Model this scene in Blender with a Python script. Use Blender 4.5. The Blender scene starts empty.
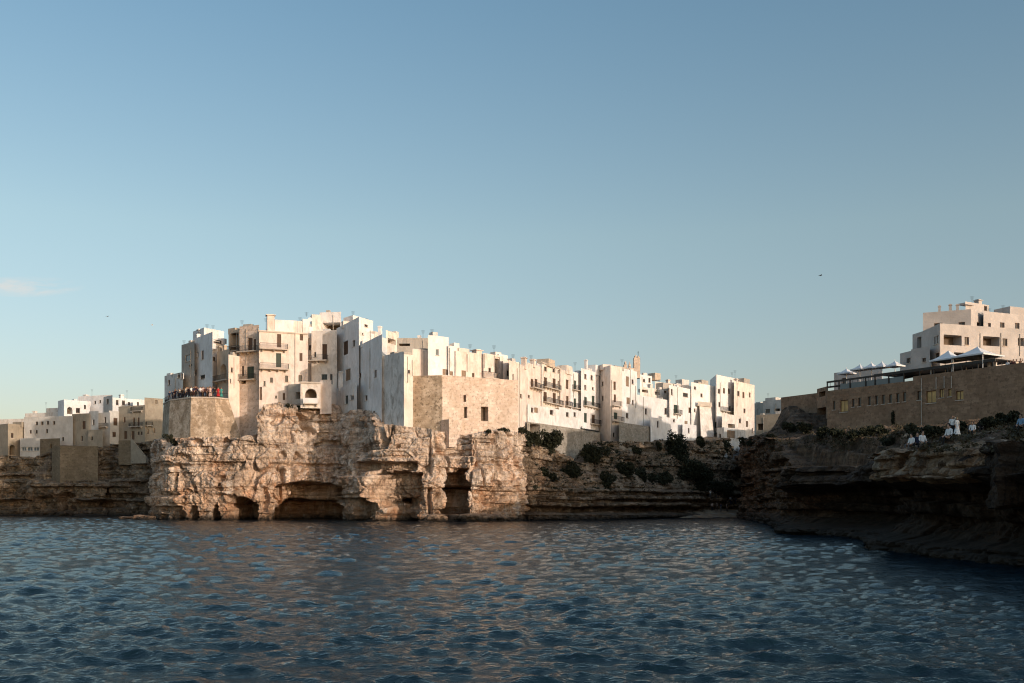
import bpy, bmesh, math, random
import numpy as np
from mathutils import Vector, Matrix

random.seed(7)
rng = np.random.default_rng(11)
R = math.radians
S = 0.72                       # design depth unit -> metres
F, CX, HY, H0 = 995.0, 512.0, 505.0, 2.52
scene = bpy.context.scene
COL = scene.collection

def xy(px, d):                 # point on the ground plan seen at column px, d design units out
    y = d * S
    return ((px - CX) / F * y, y)
def zat(py, d):                # height of the row py at d design units
    return H0 + (HY - py) / F * d * S

# ------------------------------------------------------------------ noise
def _hash(ix, iy, iz, seed):
    h = (ix * 374761393 + iy * 668265263 + iz * 2147483647 + seed * 1274126177) & 0xffffffff
    h = ((h ^ (h >> 13)) * 1274126177) & 0xffffffff
    h = ((h ^ (h >> 15)) * 2246822519) & 0xffffffff
    return (h ^ (h >> 16)) & 0xffffffff
def vnoise(x, y, z, seed=0):
    """smooth value-gradient noise in about -1..1"""
    x, y, z = np.broadcast_arrays(np.asarray(x, float), np.asarray(y, float), np.asarray(z, float))
    ix, iy, iz = np.floor(x).astype(np.int64), np.floor(y).astype(np.int64), np.floor(z).astype(np.int64)
    fx, fy, fz = x - ix, y - iy, z - iz
    ux, uy, uz = [f * f * f * (f * (f * 6 - 15) + 10) for f in (fx, fy, fz)]
    out = 0
    for a in (0, 1):
        wx = ux if a else 1 - ux
        for b in (0, 1):
            wy = uy if b else 1 - uy
            for c in (0, 1):
                wz = uz if c else 1 - uz
                h = _hash(ix + a, iy + b, iz + c, seed)
                gx = ((h & 1023) / 511.5 - 1); gy = (((h >> 10) & 1023) / 511.5 - 1); gz = (((h >> 20) & 1023) / 511.5 - 1)
                out = out + wx * wy * wz * (gx * (fx - a) + gy * (fy - b) + gz * (fz - c))
    return out * 1.5
def fbm(x, y, z, oct=4, seed=0, gain=0.5):
    a, t = 1.0, 0
    for o in range(oct):
        t = t + a * vnoise(x, y, z, seed + o * 7); a *= gain
        x, y, z = x * 2.03, y * 2.03, z * 2.03
    return t
def cells(x, y, seed=0):
    """2-D Voronoi: (random value of nearest cell, distance to the border)"""
    ix, iy = np.floor(x).astype(np.int64), np.floor(y).astype(np.int64)
    d1 = np.full(x.shape, 9.0); d2 = np.full(x.shape, 9.0); val = np.zeros(x.shape)
    for a in (-1, 0, 1):
        for b in (-1, 0, 1):
            h = _hash(ix + a, iy + b, ix * 0 + 3, seed)
            px = ix + a + (h & 1023) / 1023.0; py = iy + b + ((h >> 10) & 1023) / 1023.0
            d = np.hypot(px - x, py - y); v = ((h >> 20) & 1023) / 511.5 - 1
            near = d < d1
            d2 = np.where(near, d1, np.minimum(d2, d)); val = np.where(near, v, val); d1 = np.where(near, d, d1)
    return val, d2 - d1
def sstep(a, b, x):
    t = np.clip((x - a) / (b - a), 0, 1); return t * t * (3 - 2 * t)

# ------------------------------------------------------------------ materials
def new_mat(name):
    m = bpy.data.materials.new(name); m.use_nodes = True
    nt = m.node_tree; nt.nodes.clear()
    out = nt.nodes.new('ShaderNodeOutputMaterial'); b = nt.nodes.new('ShaderNodeBsdfPrincipled')
    nt.links.new(b.outputs[0], out.inputs[0])
    b.inputs['Specular IOR Level'].default_value = 0.25
    return m, nt, b
class N:
    def __init__(s, nt): s.nt = nt
    def __call__(s, kind, inputs=None, **props):
        n = s.nt.nodes.new('ShaderNode' + kind)
        for k, v in props.items(): setattr(n, k, v)
        for k, v in (inputs or {}).items():
            if hasattr(v, 'node'): s.nt.links.new(v, n.inputs[k])
            else: n.inputs[k].default_value = v
        return n
    def pos(s, scale):
        g = s('NewGeometry')
        return s('VectorMath', {0: g.outputs['Position'], 1: scale}, operation='MULTIPLY').outputs[0]
    def uv(s, scale=(1, 1, 1)):
        return s('VectorMath', {0: s('UVMap').outputs[0], 1: scale}, operation='MULTIPLY').outputs[0]
    def noise(s, vec, scale=1.0, detail=6.0, rough=0.6, dist=0.0):
        return s('TexNoise', {'Vector': vec, 'Scale': scale, 'Detail': detail, 'Roughness': rough, 'Distortion': dist}).outputs['Fac']
    def ramp(s, fac, stops, interp='LINEAR'):
        n = s('ValToRGB', {'Fac': fac}); e = n.color_ramp; e.interpolation = interp
        while len(e.elements) < len(stops): e.elements.new(0.5)
        for el, (p, c) in zip(e.elements, stops):
            el.position = p; el.color = (c[0], c[1], c[2], 1) if hasattr(c, '__len__') else (c, c, c, 1)
        return n.outputs['Color']
    def mix(s, fac, a, b, blend='MIX'):
        n = s('Mix', data_type='RGBA', blend_type=blend)
        for sock, v in ((n.inputs[0], fac), (n.inputs[6], a), (n.inputs[7], b)):
            if hasattr(v, 'node'): s.nt.links.new(v, sock)
            elif hasattr(v, '__len__'): sock.default_value = (v[0], v[1], v[2], 1)
            else: sock.default_value = v
        return n.outputs[2]
    def math(s, op, a, b=0.0, clamp=False):
        return s('Math', {0: a, 1: b}, operation=op, use_clamp=clamp).outputs[0]
    def sep(s, vec): return s('SeparateXYZ', {0: vec}).outputs
    def bump(s, h, strength=0.5, dist=0.1):
        return s('Bump', {'Height': h, 'Strength': strength, 'Distance': dist}).outputs[0]
def lk(nt, a, b): nt.links.new(a, b)
def mul(c, k): return tuple(min(1, x * k) for x in c)

def plaster(name, col, stain=0.5, staincol=(0.30, 0.25, 0.19), rough=0.9):
    m, nt, b = new_mat(name); n = N(nt)
    st = n.noise(n.pos((1.1, 1.1, 0.48)), 1.0, 9, 0.72, 0.6)
    pa = n.noise(n.pos((0.45, 0.45, 0.6)), 1.0, 3, 0.5, 1.5)
    bl = n.noise(n.pos((0.35, 0.35, 0.35)), 1.0, 6, 0.6)
    fi = n.noise(n.pos((3, 3, 3)), 1.0, 5, 0.7)
    c = n.mix(n.ramp(bl, [(0.38, 0.0), (0.64, 1.0)]), col, mul(col, 0.78))
    c = n.mix(n.math('MULTIPLY', n.ramp(pa, [(0.53, 0.0), (0.56, 1.0)]), 0.5), c, mul(col, 0.84))
    c = n.mix(n.math('MULTIPLY', n.ramp(st, [(0.48, 0.0), (0.67, 1.0)]), stain), c, staincol)
    c = n.mix(n.ramp(fi, [(0.60, 0.0), (0.78, 0.30)]), c, mul(staincol, 0.9))
    lk(nt, c, b.inputs['Base Color']); b.inputs['Roughness'].default_value = rough
    lk(nt, n.bump(n.math('ADD', fi, bl), 0.5, 0.08), b.inputs['Normal'])
    return m
def stonewall(name, light, dark, mortar, bw=0.55, bh=0.28, moss=0.0, mosscol=(0.09, 0.075, 0.04), pits=0.5):
    m, nt, b = new_mat(name); n = N(nt)
    wob = n.noise(n.pos((0.8, 0.8, 0.8)), 1.0, 3)
    uv = n.uv()
    uvw = n('VectorMath', {0: uv, 1: n('CombineXYZ', {0: n.math('MULTIPLY', wob, 0.34), 1: n.math('MULTIPLY', wob, 0.26), 2: 0.0}).outputs[0]}, operation='ADD').outputs[0]
    br = n('TexBrick', {'Vector': uvw, 'Scale': 1.0, 'Color1': (*light, 1), 'Color2': (*dark, 1), 'Mortar': (*mortar, 1), 'Mortar Size': 0.018,
                        'Mortar Smooth': 0.4, 'Bias': -0.1, 'Brick Width': bw, 'Row Height': bh})
    bl = n.noise(n.pos((0.3, 0.3, 0.3)), 1.0, 7, 0.65)
    fi = n.noise(n.pos((2.2, 2.2, 2.2)), 1.0, 6, 0.7)
    c = n.mix(n.ramp(bl, [(0.38, 0.0), (0.66, 0.75)]), br.outputs['Color'], dark)
    c = n.mix(n.ramp(fi, [(0.53, 0.0), (0.63, pits)]), c, mul(dark, 0.35))
    if moss:
        ms = n.noise(n.pos((0.5, 0.5, 0.42)), 1.0, 10, 0.75)
        c = n.mix(n.math('MULTIPLY', n.ramp(ms, [(0.45, 0.0), (0.55, 1.0)]), moss), c, mosscol)
    lk(nt, c, b.inputs['Base Color']); b.inputs['Roughness'].default_value = 0.95
    h = n.math('ADD', n.math('MULTIPLY', br.outputs['Fac'], -0.6), fi)
    lk(nt, n.bump(h, 0.6, 0.08), b.inputs['Normal'])
    return m
def rockmat(name, cols, moss=0.4, mosscol=(0.07, 0.06, 0.03), wet=1.0, strata=0.6, crack=0.6, spec=0.2, rust=0.8, tide_h=4.0):
    dark, mid, light = cols
    m, nt, b = new_mat(name); n = N(nt)
    big = n.noise(n.pos((0.09, 0.09, 0.12)), 1.0, 8, 0.62, 0.5)
    medn = n.noise(n.pos((0.7, 0.7, 0.9)), 1.0, 9, 0.68, 0.3)
    fin = n.noise(n.pos((3.5, 3.5, 4.5)), 1.0, 6, 0.7)
    fin2 = n.noise(n.pos((12, 12, 15)), 1.0, 4, 0.7)
    lay = n.noise(n.pos((0.10, 0.10, 2.1)), 1.0, 6, 0.6, 0.3)
    lay2 = n.noise(n.pos((0.04, 0.04, 0.42)), 1.0, 4, 0.55, 0.2)
    c = n.ramp(big, [(0.34, mid), (0.50, light), (0.66, mid)])
    c = n.mix(n.ramp(medn, [(0.46, 0.0), (0.64, 0.75)]), c, mul(mid, 0.60))
    c = n.mix(n.math('MULTIPLY', n.ramp(lay, [(0.46, 0.0), (0.62, 1.0)]), strata), c, mul(dark, 1.6))
    c = n.mix(n.math('MULTIPLY', n.ramp(lay2, [(0.48, 0.0), (0.58, 0.6)]), strata), c, mid)
    zc = n.sep(n('NewGeometry').outputs['Position'])[2]
    c = n.mix(n.math('MULTIPLY', n.ramp(n.math('DIVIDE', n.math('ADD', zc, n.math('MULTIPLY', big, 6.0)), 16.0), [(0.35, 1.0), (0.85, 0.0)]), rust), c, n.mix(1.0, c, (0.98, 0.72, 0.50), 'MULTIPLY'))
    ckn = n.noise(n.pos((0.5, 0.5, 0.22)), 1.0, 7, 0.65, 1.2)
    ck = n.ramp(n.math('ABSOLUTE', n.math('SUBTRACT', ckn, 0.5)), [(0.0, 1.0), (0.022, 0.0)])
    c = n.mix(n.math('MULTIPLY', ck, n.math('MULTIPLY', n.ramp(medn, [(0.40, 0.0), (0.58, 1.0)]), crack)), c, mul(dark, 0.6))
    orn = n.noise(n.pos((0.30, 0.30, 0.16)), 1.0, 7, 0.65, 0.6)
    c = n.mix(n.math('MULTIPLY', n.ramp(orn, [(0.52, 0.0), (0.64, 0.75)]), rust), c, n.mix(1.0, c, (0.95, 0.60, 0.36), 'MULTIPLY'))
    drk = n.noise(n.pos((0.38, 0.38, 0.13)), 1.0, 8, 0.68, 0.8)
    c = n.mix(n.ramp(drk, [(0.54, 0.0), (0.65, 0.70)]), c, mul(dark, 1.5))
    pale = n.noise(n.pos((0.45, 0.45, 0.22)), 1.0, 8, 0.7)
    c = n.mix(n.ramp(pale, [(0.52, 0.0), (0.64, 0.8)]), c, mul(light, 1.15))
    ms = n.noise(n.pos((0.26, 0.26, 0.20)), 1.0, 10, 0.7)
    c = n.mix(n.math('MULTIPLY', n.ramp(ms, [(0.50, 0.0), (0.63, 1.0)]), moss), c, mosscol)
    c = n.mix(n.ramp(fin, [(0.58, 0.0), (0.70, 0.6)]), c, mul(dark, 0.9))
    # rain streaks and black tide band
    stv = n.noise(n.pos((0.9, 0.9, 0.10)), 1.0, 6, 0.6)
    c = n.mix(n.ramp(stv, [(0.56, 0.0), (0.70, 0.55)]), c, mul(dark, 1.1))
    z = n.sep(n('NewGeometry').outputs['Position'])[2]
    zz = n.math('ADD', z, n.math('MULTIPLY', n.math('SUBTRACT', medn, 0.5), 2.4))
    tide = n.ramp(n.math('DIVIDE', zz, tide_h), [(0.06, 1.0), (0.26, 0.35), (0.6, 0.0)])
    c = n.mix(n.math('MULTIPLY', tide, wet), c, (0.035, 0.027, 0.019))
    lk(nt, c, b.inputs['Base Color']); b.inputs['Roughness'].default_value = 0.92; b.inputs['Specular IOR Level'].default_value = spec
    h = n.math('ADD', n.math('ADD', n.math('MULTIPLY', medn, 1.0), n.math('MULTIPLY', fin, 0.45)), n.math('MULTIPLY', lay, 0.5))
    h = n.math('ADD', n.math('ADD', h, n.math('MULTIPLY', fin2, 0.16)), n.math('MULTIPLY', ck, -0.3))
    lk(nt, n.bump(h, 0.9, 0.45), b.inputs['Normal'])
    return m
def plain(name, col, rough=0.6, metal=0.0, spec=0.3, vary=0.25, scale=2.0):
    m, nt, b = new_mat(name); n = N(nt)
    no = n.noise(n.pos((scale,) * 3), 1.0, 4)
    lk(nt, n.mix(n.ramp(no, [(0.3, 0.0), (0.7, 1.0)]), col, mul(col, 1 - vary)), b.inputs['Base Color'])
    b.inputs['Roughness'].default_value = rough; b.inputs['Metallic'].default_value = metal; b.inputs['Specular IOR Level'].default_value = spec
    return m
def glassmat(name, col, rough=0.08):
    m, nt, b = new_mat(name); n = N(nt)
    no = n.noise(n.pos((0.4, 0.4, 0.4)), 1.0, 2)
    lk(nt, n.mix(no, mul(col, 0.6), mul(col, 1.3)), b.inputs['Base Color'])
    b.inputs['Roughness'].default_value = rough; b.inputs['Specular IOR Level'].default_value = 0.5
    lk(nt, n.bump(no, 0.05, 0.05), b.inputs['Normal'])
    return m
def foliagemat(name, a, bcol):
    m, nt, b = new_mat(name); n = N(nt)
    no = n.noise(n.pos((1.2,) * 3), 1.0, 5, 0.7); n2 = n.noise(n.pos((9,) * 3), 1.0, 2)
    c = n.mix(n.ramp(no, [(0.35, 0.0), (0.65, 1.0)]), a, bcol)
    c = n.mix(n.ramp(n2, [(0.4, 0.0), (0.7, 0.5)]), c, mul(a, 0.5))
    lk(nt, c, b.inputs['Base Color']); b.inputs['Roughness'].default_value = 0.75; b.inputs['Specular IOR Level'].default_value = 0.2
    return m

M = {}
M['white'] = plaster('white_plaster', (0.82, 0.79, 0.74), 0.55, (0.40, 0.34, 0.27))
M['white2'] = plaster('bright_white_plaster', (0.82, 0.79, 0.755), 0.45, (0.46, 0.39, 0.31))
M['cream'] = plaster('cream_plaster', (0.80, 0.72, 0.63), 0.6, (0.36, 0.27, 0.19))
M['pink'] = plaster('pinkish_plaster', (0.80, 0.69, 0.60), 0.55, (0.42, 0.31, 0.23))
M['tan'] = plaster('tan_plaster', (0.56, 0.46, 0.35), 0.5, (0.24, 0.18, 0.12))
M['grey'] = plaster('grey_plaster', (0.46, 0.42, 0.36), 0.5, (0.17, 0.14, 0.11))
M['dirty'] = plaster('weathered_white_plaster', (0.68, 0.66, 0.62), 0.85, (0.26, 0.23, 0.19))
M['hotel'] = plaster('hotel_plaster', (0.50, 0.455, 0.41), 0.3, (0.36, 0.31, 0.26))
M['farwhite'] = plaster('shade_toned_white_plaster', (0.56, 0.53, 0.48), 0.4, (0.28, 0.24, 0.19))  # white plaster darkened in its colour to stand in for shade
M['fartan'] = plaster('shade_toned_tan_plaster', (0.37, 0.31, 0.23), 0.5, (0.16, 0.12, 0.085))  # shade of the far facades put into a darker tan
M['stone'] = stonewall('limestone_blocks', (0.78, 0.645, 0.535), (0.58, 0.45, 0.35), (0.56, 0.44, 0.34), 0.75, 0.40, 0.35, (0.40, 0.29, 0.19), pits=0.6)
M['stonepink'] = stonewall('pink_limestone_blocks', (0.72, 0.58, 0.46), (0.56, 0.43, 0.32), (0.62, 0.50, 0.39), 0.6, 0.3, 0.0, pits=0.3)
M['rubble'] = stonewall('rubble_masonry', (0.60, 0.49, 0.37), (0.42, 0.32, 0.22), (0.52, 0.42, 0.31), 0.45, 0.3, 0.45, (0.16, 0.12, 0.07), pits=0.9)
M['towerstone'] = stonewall('mossy_tower_stone', (0.68, 0.55, 0.42), (0.48, 0.37, 0.26), (0.40, 0.31, 0.21), 0.5, 0.28, 0.7, (0.22, 0.15, 0.085), pits=0.7)
M['greystone'] = stonewall('grey_limestone_blocks', (0.44, 0.40, 0.34), (0.29, 0.25, 0.20), (0.36, 0.32, 0.27), 0.6, 0.3, 0.3, (0.15, 0.13, 0.09), pits=0.7)
M['farstone'] = stonewall('distant_brown_masonry', (0.27, 0.21, 0.14), (0.17, 0.13, 0.085), (0.20, 0.155, 0.10), 0.7, 0.35, 0.3, (0.08, 0.065, 0.035))
M['hotelstone'] = stonewall('terrace_wall_stone', (0.37, 0.245, 0.155), (0.24, 0.155, 0.10), (0.28, 0.185, 0.12), 0.8, 0.36, 0.45, (0.17, 0.105, 0.06), pits=0.6)
M['roof'] = plaster('flat_roof_screed', (0.62, 0.56, 0.49), 0.5, (0.32, 0.27, 0.22))
M['slab'] = plaster('balcony_slab', (0.58, 0.50, 0.41), 0.4)
M['iron'] = plain('dark_iron', (0.05, 0.045, 0.04), 0.5, 0.6)
M['brownwood'] = plain('brown_painted_wood', (0.13, 0.075, 0.045), 0.6)
M['greenwood'] = plain('green_painted_wood', (0.06, 0.085, 0.065), 0.6)
M['whitewood'] = plain('white_painted_wood', (0.70, 0.68, 0.64), 0.5)
M['tanwood'] = plain('weathered_tan_shutter', (0.34, 0.24, 0.16), 0.7)
M['pane'] = glassmat('dark_window_glass', (0.035, 0.032, 0.03))
M['paneblue'] = glassmat('blue_grey_window_glass', (0.10, 0.12, 0.13))  # lighter blue-grey base colour than the dark panes
M['paneyel'] = plain('painted_yellow_lit_pane', (0.72, 0.46, 0.17), 0.35, vary=0.5, scale=1.0)  # glow of the lit windows painted in as a yellow pane colour
M['shade'] = plain('painted_shade_interior', (0.16, 0.12, 0.085), 0.95, vary=0.4)  # shade inside deep openings painted as a dark back wall
M['canvas'] = plain('white_canvas', (0.66, 0.66, 0.65), 0.8, vary=0.12)
M['terracotta'] = plain('terracotta_awning', (0.22, 0.10, 0.06), 0.8)
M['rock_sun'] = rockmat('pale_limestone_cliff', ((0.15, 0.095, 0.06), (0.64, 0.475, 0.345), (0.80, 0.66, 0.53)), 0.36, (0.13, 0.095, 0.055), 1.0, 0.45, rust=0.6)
M['rock_bay'] = rockmat('shade_toned_cove_limestone', ((0.06, 0.042, 0.028), (0.23, 0.165, 0.112), (0.42, 0.32, 0.225)), 0.55, (0.045, 0.04, 0.022), 1.0, 0.7, rust=0.45)  # cove shade put into a darker copy of the cliff limestone
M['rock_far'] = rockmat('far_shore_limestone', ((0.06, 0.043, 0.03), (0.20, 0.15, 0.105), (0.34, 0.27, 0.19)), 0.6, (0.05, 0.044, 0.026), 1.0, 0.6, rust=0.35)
M['rock_dark'] = rockmat('shade_toned_headland_limestone', ((0.032, 0.022, 0.015), (0.118, 0.078, 0.050), (0.215, 0.148, 0.098)), 0.45, (0.03, 0.026, 0.015), 1.0, 0.8, rust=0.7, tide_h=6.5)  # shade on the headland is put into this rock colour
M['rock_black'] = rockmat('shade_blackened_limestone', ((0.015, 0.0105, 0.0075), (0.046, 0.032, 0.022), (0.085, 0.060, 0.041)), 0.4, (0.016, 0.014, 0.008), 1.0, 0.8, rust=0.5, tide_h=5.0)  # deeper shade of the near faces painted nearly black
M['ledge'] = rockmat('pale_ledge_limestone', ((0.07, 0.05, 0.035), (0.27, 0.205, 0.14), (0.42, 0.33, 0.235)), 0.3, (0.05, 0.04, 0.022), 0.3, 0.6)
M['pebble'] = rockmat('beach_pebbles', ((0.2, 0.16, 0.12), (0.46, 0.38, 0.29), (0.60, 0.51, 0.40)), 0.0, wet=0.2, strata=0.0, crack=0.2)
M['bush'] = foliagemat('dark_scrub_leaves', (0.016, 0.019, 0.010), (0.040, 0.041, 0.020))
M['cypress'] = foliagemat('black_green_leaves', (0.014, 0.018, 0.010), (0.032, 0.036, 0.018))
M['drygrass'] = foliagemat('dry_weeds', (0.045, 0.038, 0.02), (0.10, 0.08, 0.045))
M['twig'] = plain('scrub_stems', (0.06, 0.042, 0.028), 0.9)
M['skin'] = plain('skin', (0.42, 0.25, 0.17), 0.6, vary=0.1)
for nm, c in dict(hair_black=(0.018, 0.014, 0.011), hair_brown=(0.06, 0.036, 0.02), hair_blond=(0.35, 0.24, 0.12),
                  cloth_white=(0.80, 0.78, 0.75), cloth_black=(0.016, 0.015, 0.016), cloth_red=(0.45, 0.028, 0.030), cloth_teal=(0.06, 0.28, 0.24),
                  cloth_navy=(0.02, 0.026, 0.055), cloth_brown=(0.09, 0.05, 0.03), cloth_pink=(0.56, 0.40, 0.34), cloth_maroon=(0.06, 0.018, 0.018),
                  cloth_cream=(0.64, 0.52, 0.38), cloth_blue=(0.20, 0.33, 0.46), cloth_grey=(0.12, 0.11, 0.105)).items():
    M[nm] = plain(nm, c, 0.85, vary=0.15, scale=6)

# ------------------------------------------------------------------ mesh helper
ORIG = {}
class MB:
    def __init__(s): s.v = []; s.f = []; s.uv = []; s.mi = []
    def quad(s, a, b, c, d, uv=None, mi=0):
        i = len(s.v); s.v += [a, b, c, d]; s.f.append((i, i + 1, i + 2, i + 3)); s.uv.append(uv or [(0, 0)] * 4); s.mi.append(mi)
    def poly(s, pts, uv=None, mi=0):
        i = len(s.v); s.v += list(pts); s.f.append(tuple(range(i, i + len(pts)))); s.uv.append(uv or [(p[0], p[1]) for p in pts]); s.mi.append(mi)
    def obox(s, o, ux, uy, uz, mi=0):
        """box from corner o with edge vectors"""
        o, ux, uy, uz = map(Vector, (o, ux, uy, uz))
        p = [o, o + ux, o + ux + uy, o + uy]; q = [x + uz for x in p]
        lu, lv, lw = ux.length, uy.length, uz.length
        s.poly(p[::-1], [(0, 0), (0, lv), (lu, lv), (lu, 0)], mi); s.poly(q, [(0, 0), (lu, 0), (lu, lv), (0, lv)], mi)
        for k in range(4):
            w = lu if k % 2 == 0 else lv
            s.poly([p[k], p[(k + 1) % 4], q[(k + 1) % 4], q[k]], [(0, o.z), (w, o.z), (w, o.z + lw), (0, o.z + lw)], mi)
    def box(s, c, sx, sy, sz, rz=0, mi=0):
        ca, sa = math.cos(rz), math.sin(rz); ux = Vector((ca * sx, sa * sx, 0)); uy = Vector((-sa * sy, ca * sy, 0)); uz = Vector((0, 0, sz))
        s.obox(Vector(c) - ux / 2 - uy / 2, ux, uy, uz, mi)
    def tube(s, a, b, ra, rb=None, n=8, mi=0, cap=True):
        a, b = Vector(a), Vector(b); rb = ra if rb is None else rb
        t = (b - a).normalized(); u = t.orthogonal().normalized(); w = t.cross(u)
        A = [a + (u * math.cos(k * 2 * math.pi / n) + w * math.sin(k * 2 * math.pi / n)) * ra for k in range(n)]
        B = [b + (u * math.cos(k * 2 * math.pi / n) + w * math.sin(k * 2 * math.pi / n)) * rb for k in range(n)]
        for k in range(n): s.poly([A[k], A[(k + 1) % n], B[(k + 1) % n], B[k]], None, mi)
        if cap: s.poly(A[::-1], None, mi); s.poly(B, None, mi)
    def build(s, name, mat, parent=None, loc=None, smooth=False):
        o0 = Vector(ORIG.get(parent, (0, 0, 0))) if parent else Vector(loc or (0, 0, 0))
        me = bpy.data.meshes.new(name)
        me.from_pydata([tuple(Vector(p) - o0) for p in s.v], [], s.f)
        ul = me.uv_layers.new(name='UVMap'); flat = [c for fu in s.uv for p in fu for c in p]
        ul.data.foreach_set('uv', flat)
        for m in (mat if isinstance(mat, (list, tuple)) else [mat]): me.materials.append(m)
        me.polygons.foreach_set('material_index', s.mi)
        if smooth: me.polygons.foreach_set('use_smooth', [True] * len(s.f))
        me.update()
        o = bpy.data.objects.new(name, me); COL.objects.link(o)
        if parent: o.parent = parent
        else: o.location = o0
        ORIG[o] = tuple(o0)
        return o
def tag(o, label=None, cat=None, group=None, kind=None):
    if label: o['label'] = label
    if cat: o['category'] = cat
    if group: o['group'] = group
    if kind: o['kind'] = kind
    return o
def thing(name, label, cat, loc, group=None, rz=0):
    o = bpy.data.objects.new(name, None); COL.objects.link(o); o.location = loc; o.rotation_euler.z = rz; o.empty_display_size = 0.3
    ORIG[o] = tuple(loc)
    return tag(o, label, cat, group)
def grid_mesh(name, P, mat, smooth=True, flip=False, mats=None, mi=None):
    """P: (rows, cols, 3) array"""
    r, c, _ = P.shape
    me = bpy.data.meshes.new(name); nv = r * c; nf = (r - 1) * (c - 1)
    me.vertices.add(nv); me.vertices.foreach_set('co', P.reshape(-1).astype(np.float32))
    i = (np.arange(r - 1)[:, None] * c + np.arange(c - 1)[None, :]).reshape(-1)
    q = np.stack([i, i + 1, i + c + 1, i + c], 1)
    if flip: q = q[:, ::-1]
    me.loops.add(nf * 4); me.loops.foreach_set('vertex_index', q.reshape(-1).astype(np.int32))
    me.polygons.add(nf); me.polygons.foreach_set('loop_start', (np.arange(nf) * 4).astype(np.int32)); me.polygons.foreach_set('loop_total', np.full(nf, 4, np.int32))
    for m in (mats or [mat]): me.materials.append(m)
    me.polygons.foreach_set('use_smooth', np.full(nf, smooth))
    if mi is not None: me.polygons.foreach_set('material_index', mi.astype(np.int32))
    me.update(calc_edges=True); me.validate()
    o = bpy.data.objects.new(name, me); COL.objects.link(o)
    return o

# ------------------------------------------------------------------ houses
def seg_hit(A, B, px):
    k = (px - CX) / F; dx, dy = B[0] - A[0], B[1] - A[1]
    den = dx - k * dy
    return (k * A[1] - A[0]) / den if abs(den) > 1e-9 else 0.5

def facade(mb, A, B, z0, z1, ops, recess=0.22, uo=0.0, mi=0, rag=0.0):
    """wall A->B (outside on the right hand of travel), with real recessed openings [u0,u1,v0,v1,arch,depth]"""
    A, B = Vector((A[0], A[1], 0)), Vector((B[0], B[1], 0)); L = (B - A).length
    if L < 0.02: return
    t = (B - A) / L; nin = Vector((-t.y, t.x, 0))
    def P(u, v, d=0.0): p = A + t * u + nin * d; return Vector((p.x, p.y, v))
    us = sorted({0.0, L, *[o[0] for o in ops], *[o[1] for o in ops]}); vs = sorted({z0, z1, *[o[2] for o in ops], *[o[3] for o in ops]})
    for i in range(len(us) - 1):
        for j in range(len(vs) - 1):
            u0, u1, v0, v1 = us[i], us[i + 1], vs[j], vs[j + 1]
            if u1 - u0 < 1e-6 or v1 - v0 < 1e-6: continue
            cu, cv = (u0 + u1) / 2, (v0 + v1) / 2
            if any(o[0] < cu < o[1] and o[2] < cv < o[3] for o in ops): continue
            mb.quad(P(u0, v0), P(u1, v0), P(u1, v1), P(u0, v1), [(u0 + uo, v0), (u1 + uo, v0), (u1 + uo, v1), (u0 + uo, v1)], mi)
    for (u0, u1, v0, v1, arch, d) in ops:
        d = d or recess
        J = lambda a, b: mb.quad(P(*a), P(*b), P(*b, d), P(*a, d), [(a[0] + a[1], 0), (b[0] + b[1], 0), (b[0] + b[1], d), (a[0] + a[1], d)], mi)
        if not arch:
            J((u0, v0), (u0, v1)); J((u0, v1), (u1, v1)); J((u1, v1), (u1, v0)); J((u1, v0), (u0, v0))
        else:
            r = (u1 - u0) / 2; vs_ = max(v0, v1 - r); cu = (u0 + u1) / 2; ry = v1 - vs_
            arc = [(cu - r * math.cos(k * math.pi / 10), vs_ + ry * math.sin(k * math.pi / 10)) for k in range(11)]
            J((u0, v0), (u0, vs_)); J((u1, vs_), (u1, v0)); J((u1, v0), (u0, v0))
            for k in range(10): J(arc[k], arc[k + 1])
            for k in range(5):      # spandrels
                a, b = arc[k], arc[k + 1]; c = arc[10 - k]; e = arc[9 - k]
                for (p, q, cor) in ((a, b, u0), (e, c, u1)):
                    top0, top1 = (p[0], v1), (q[0], v1)
                    pts = [p, q, top1, top0]
                    mb.poly([P(*x) for x in pts], [(x[0] + uo, x[1]) for x in pts], mi)

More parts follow.
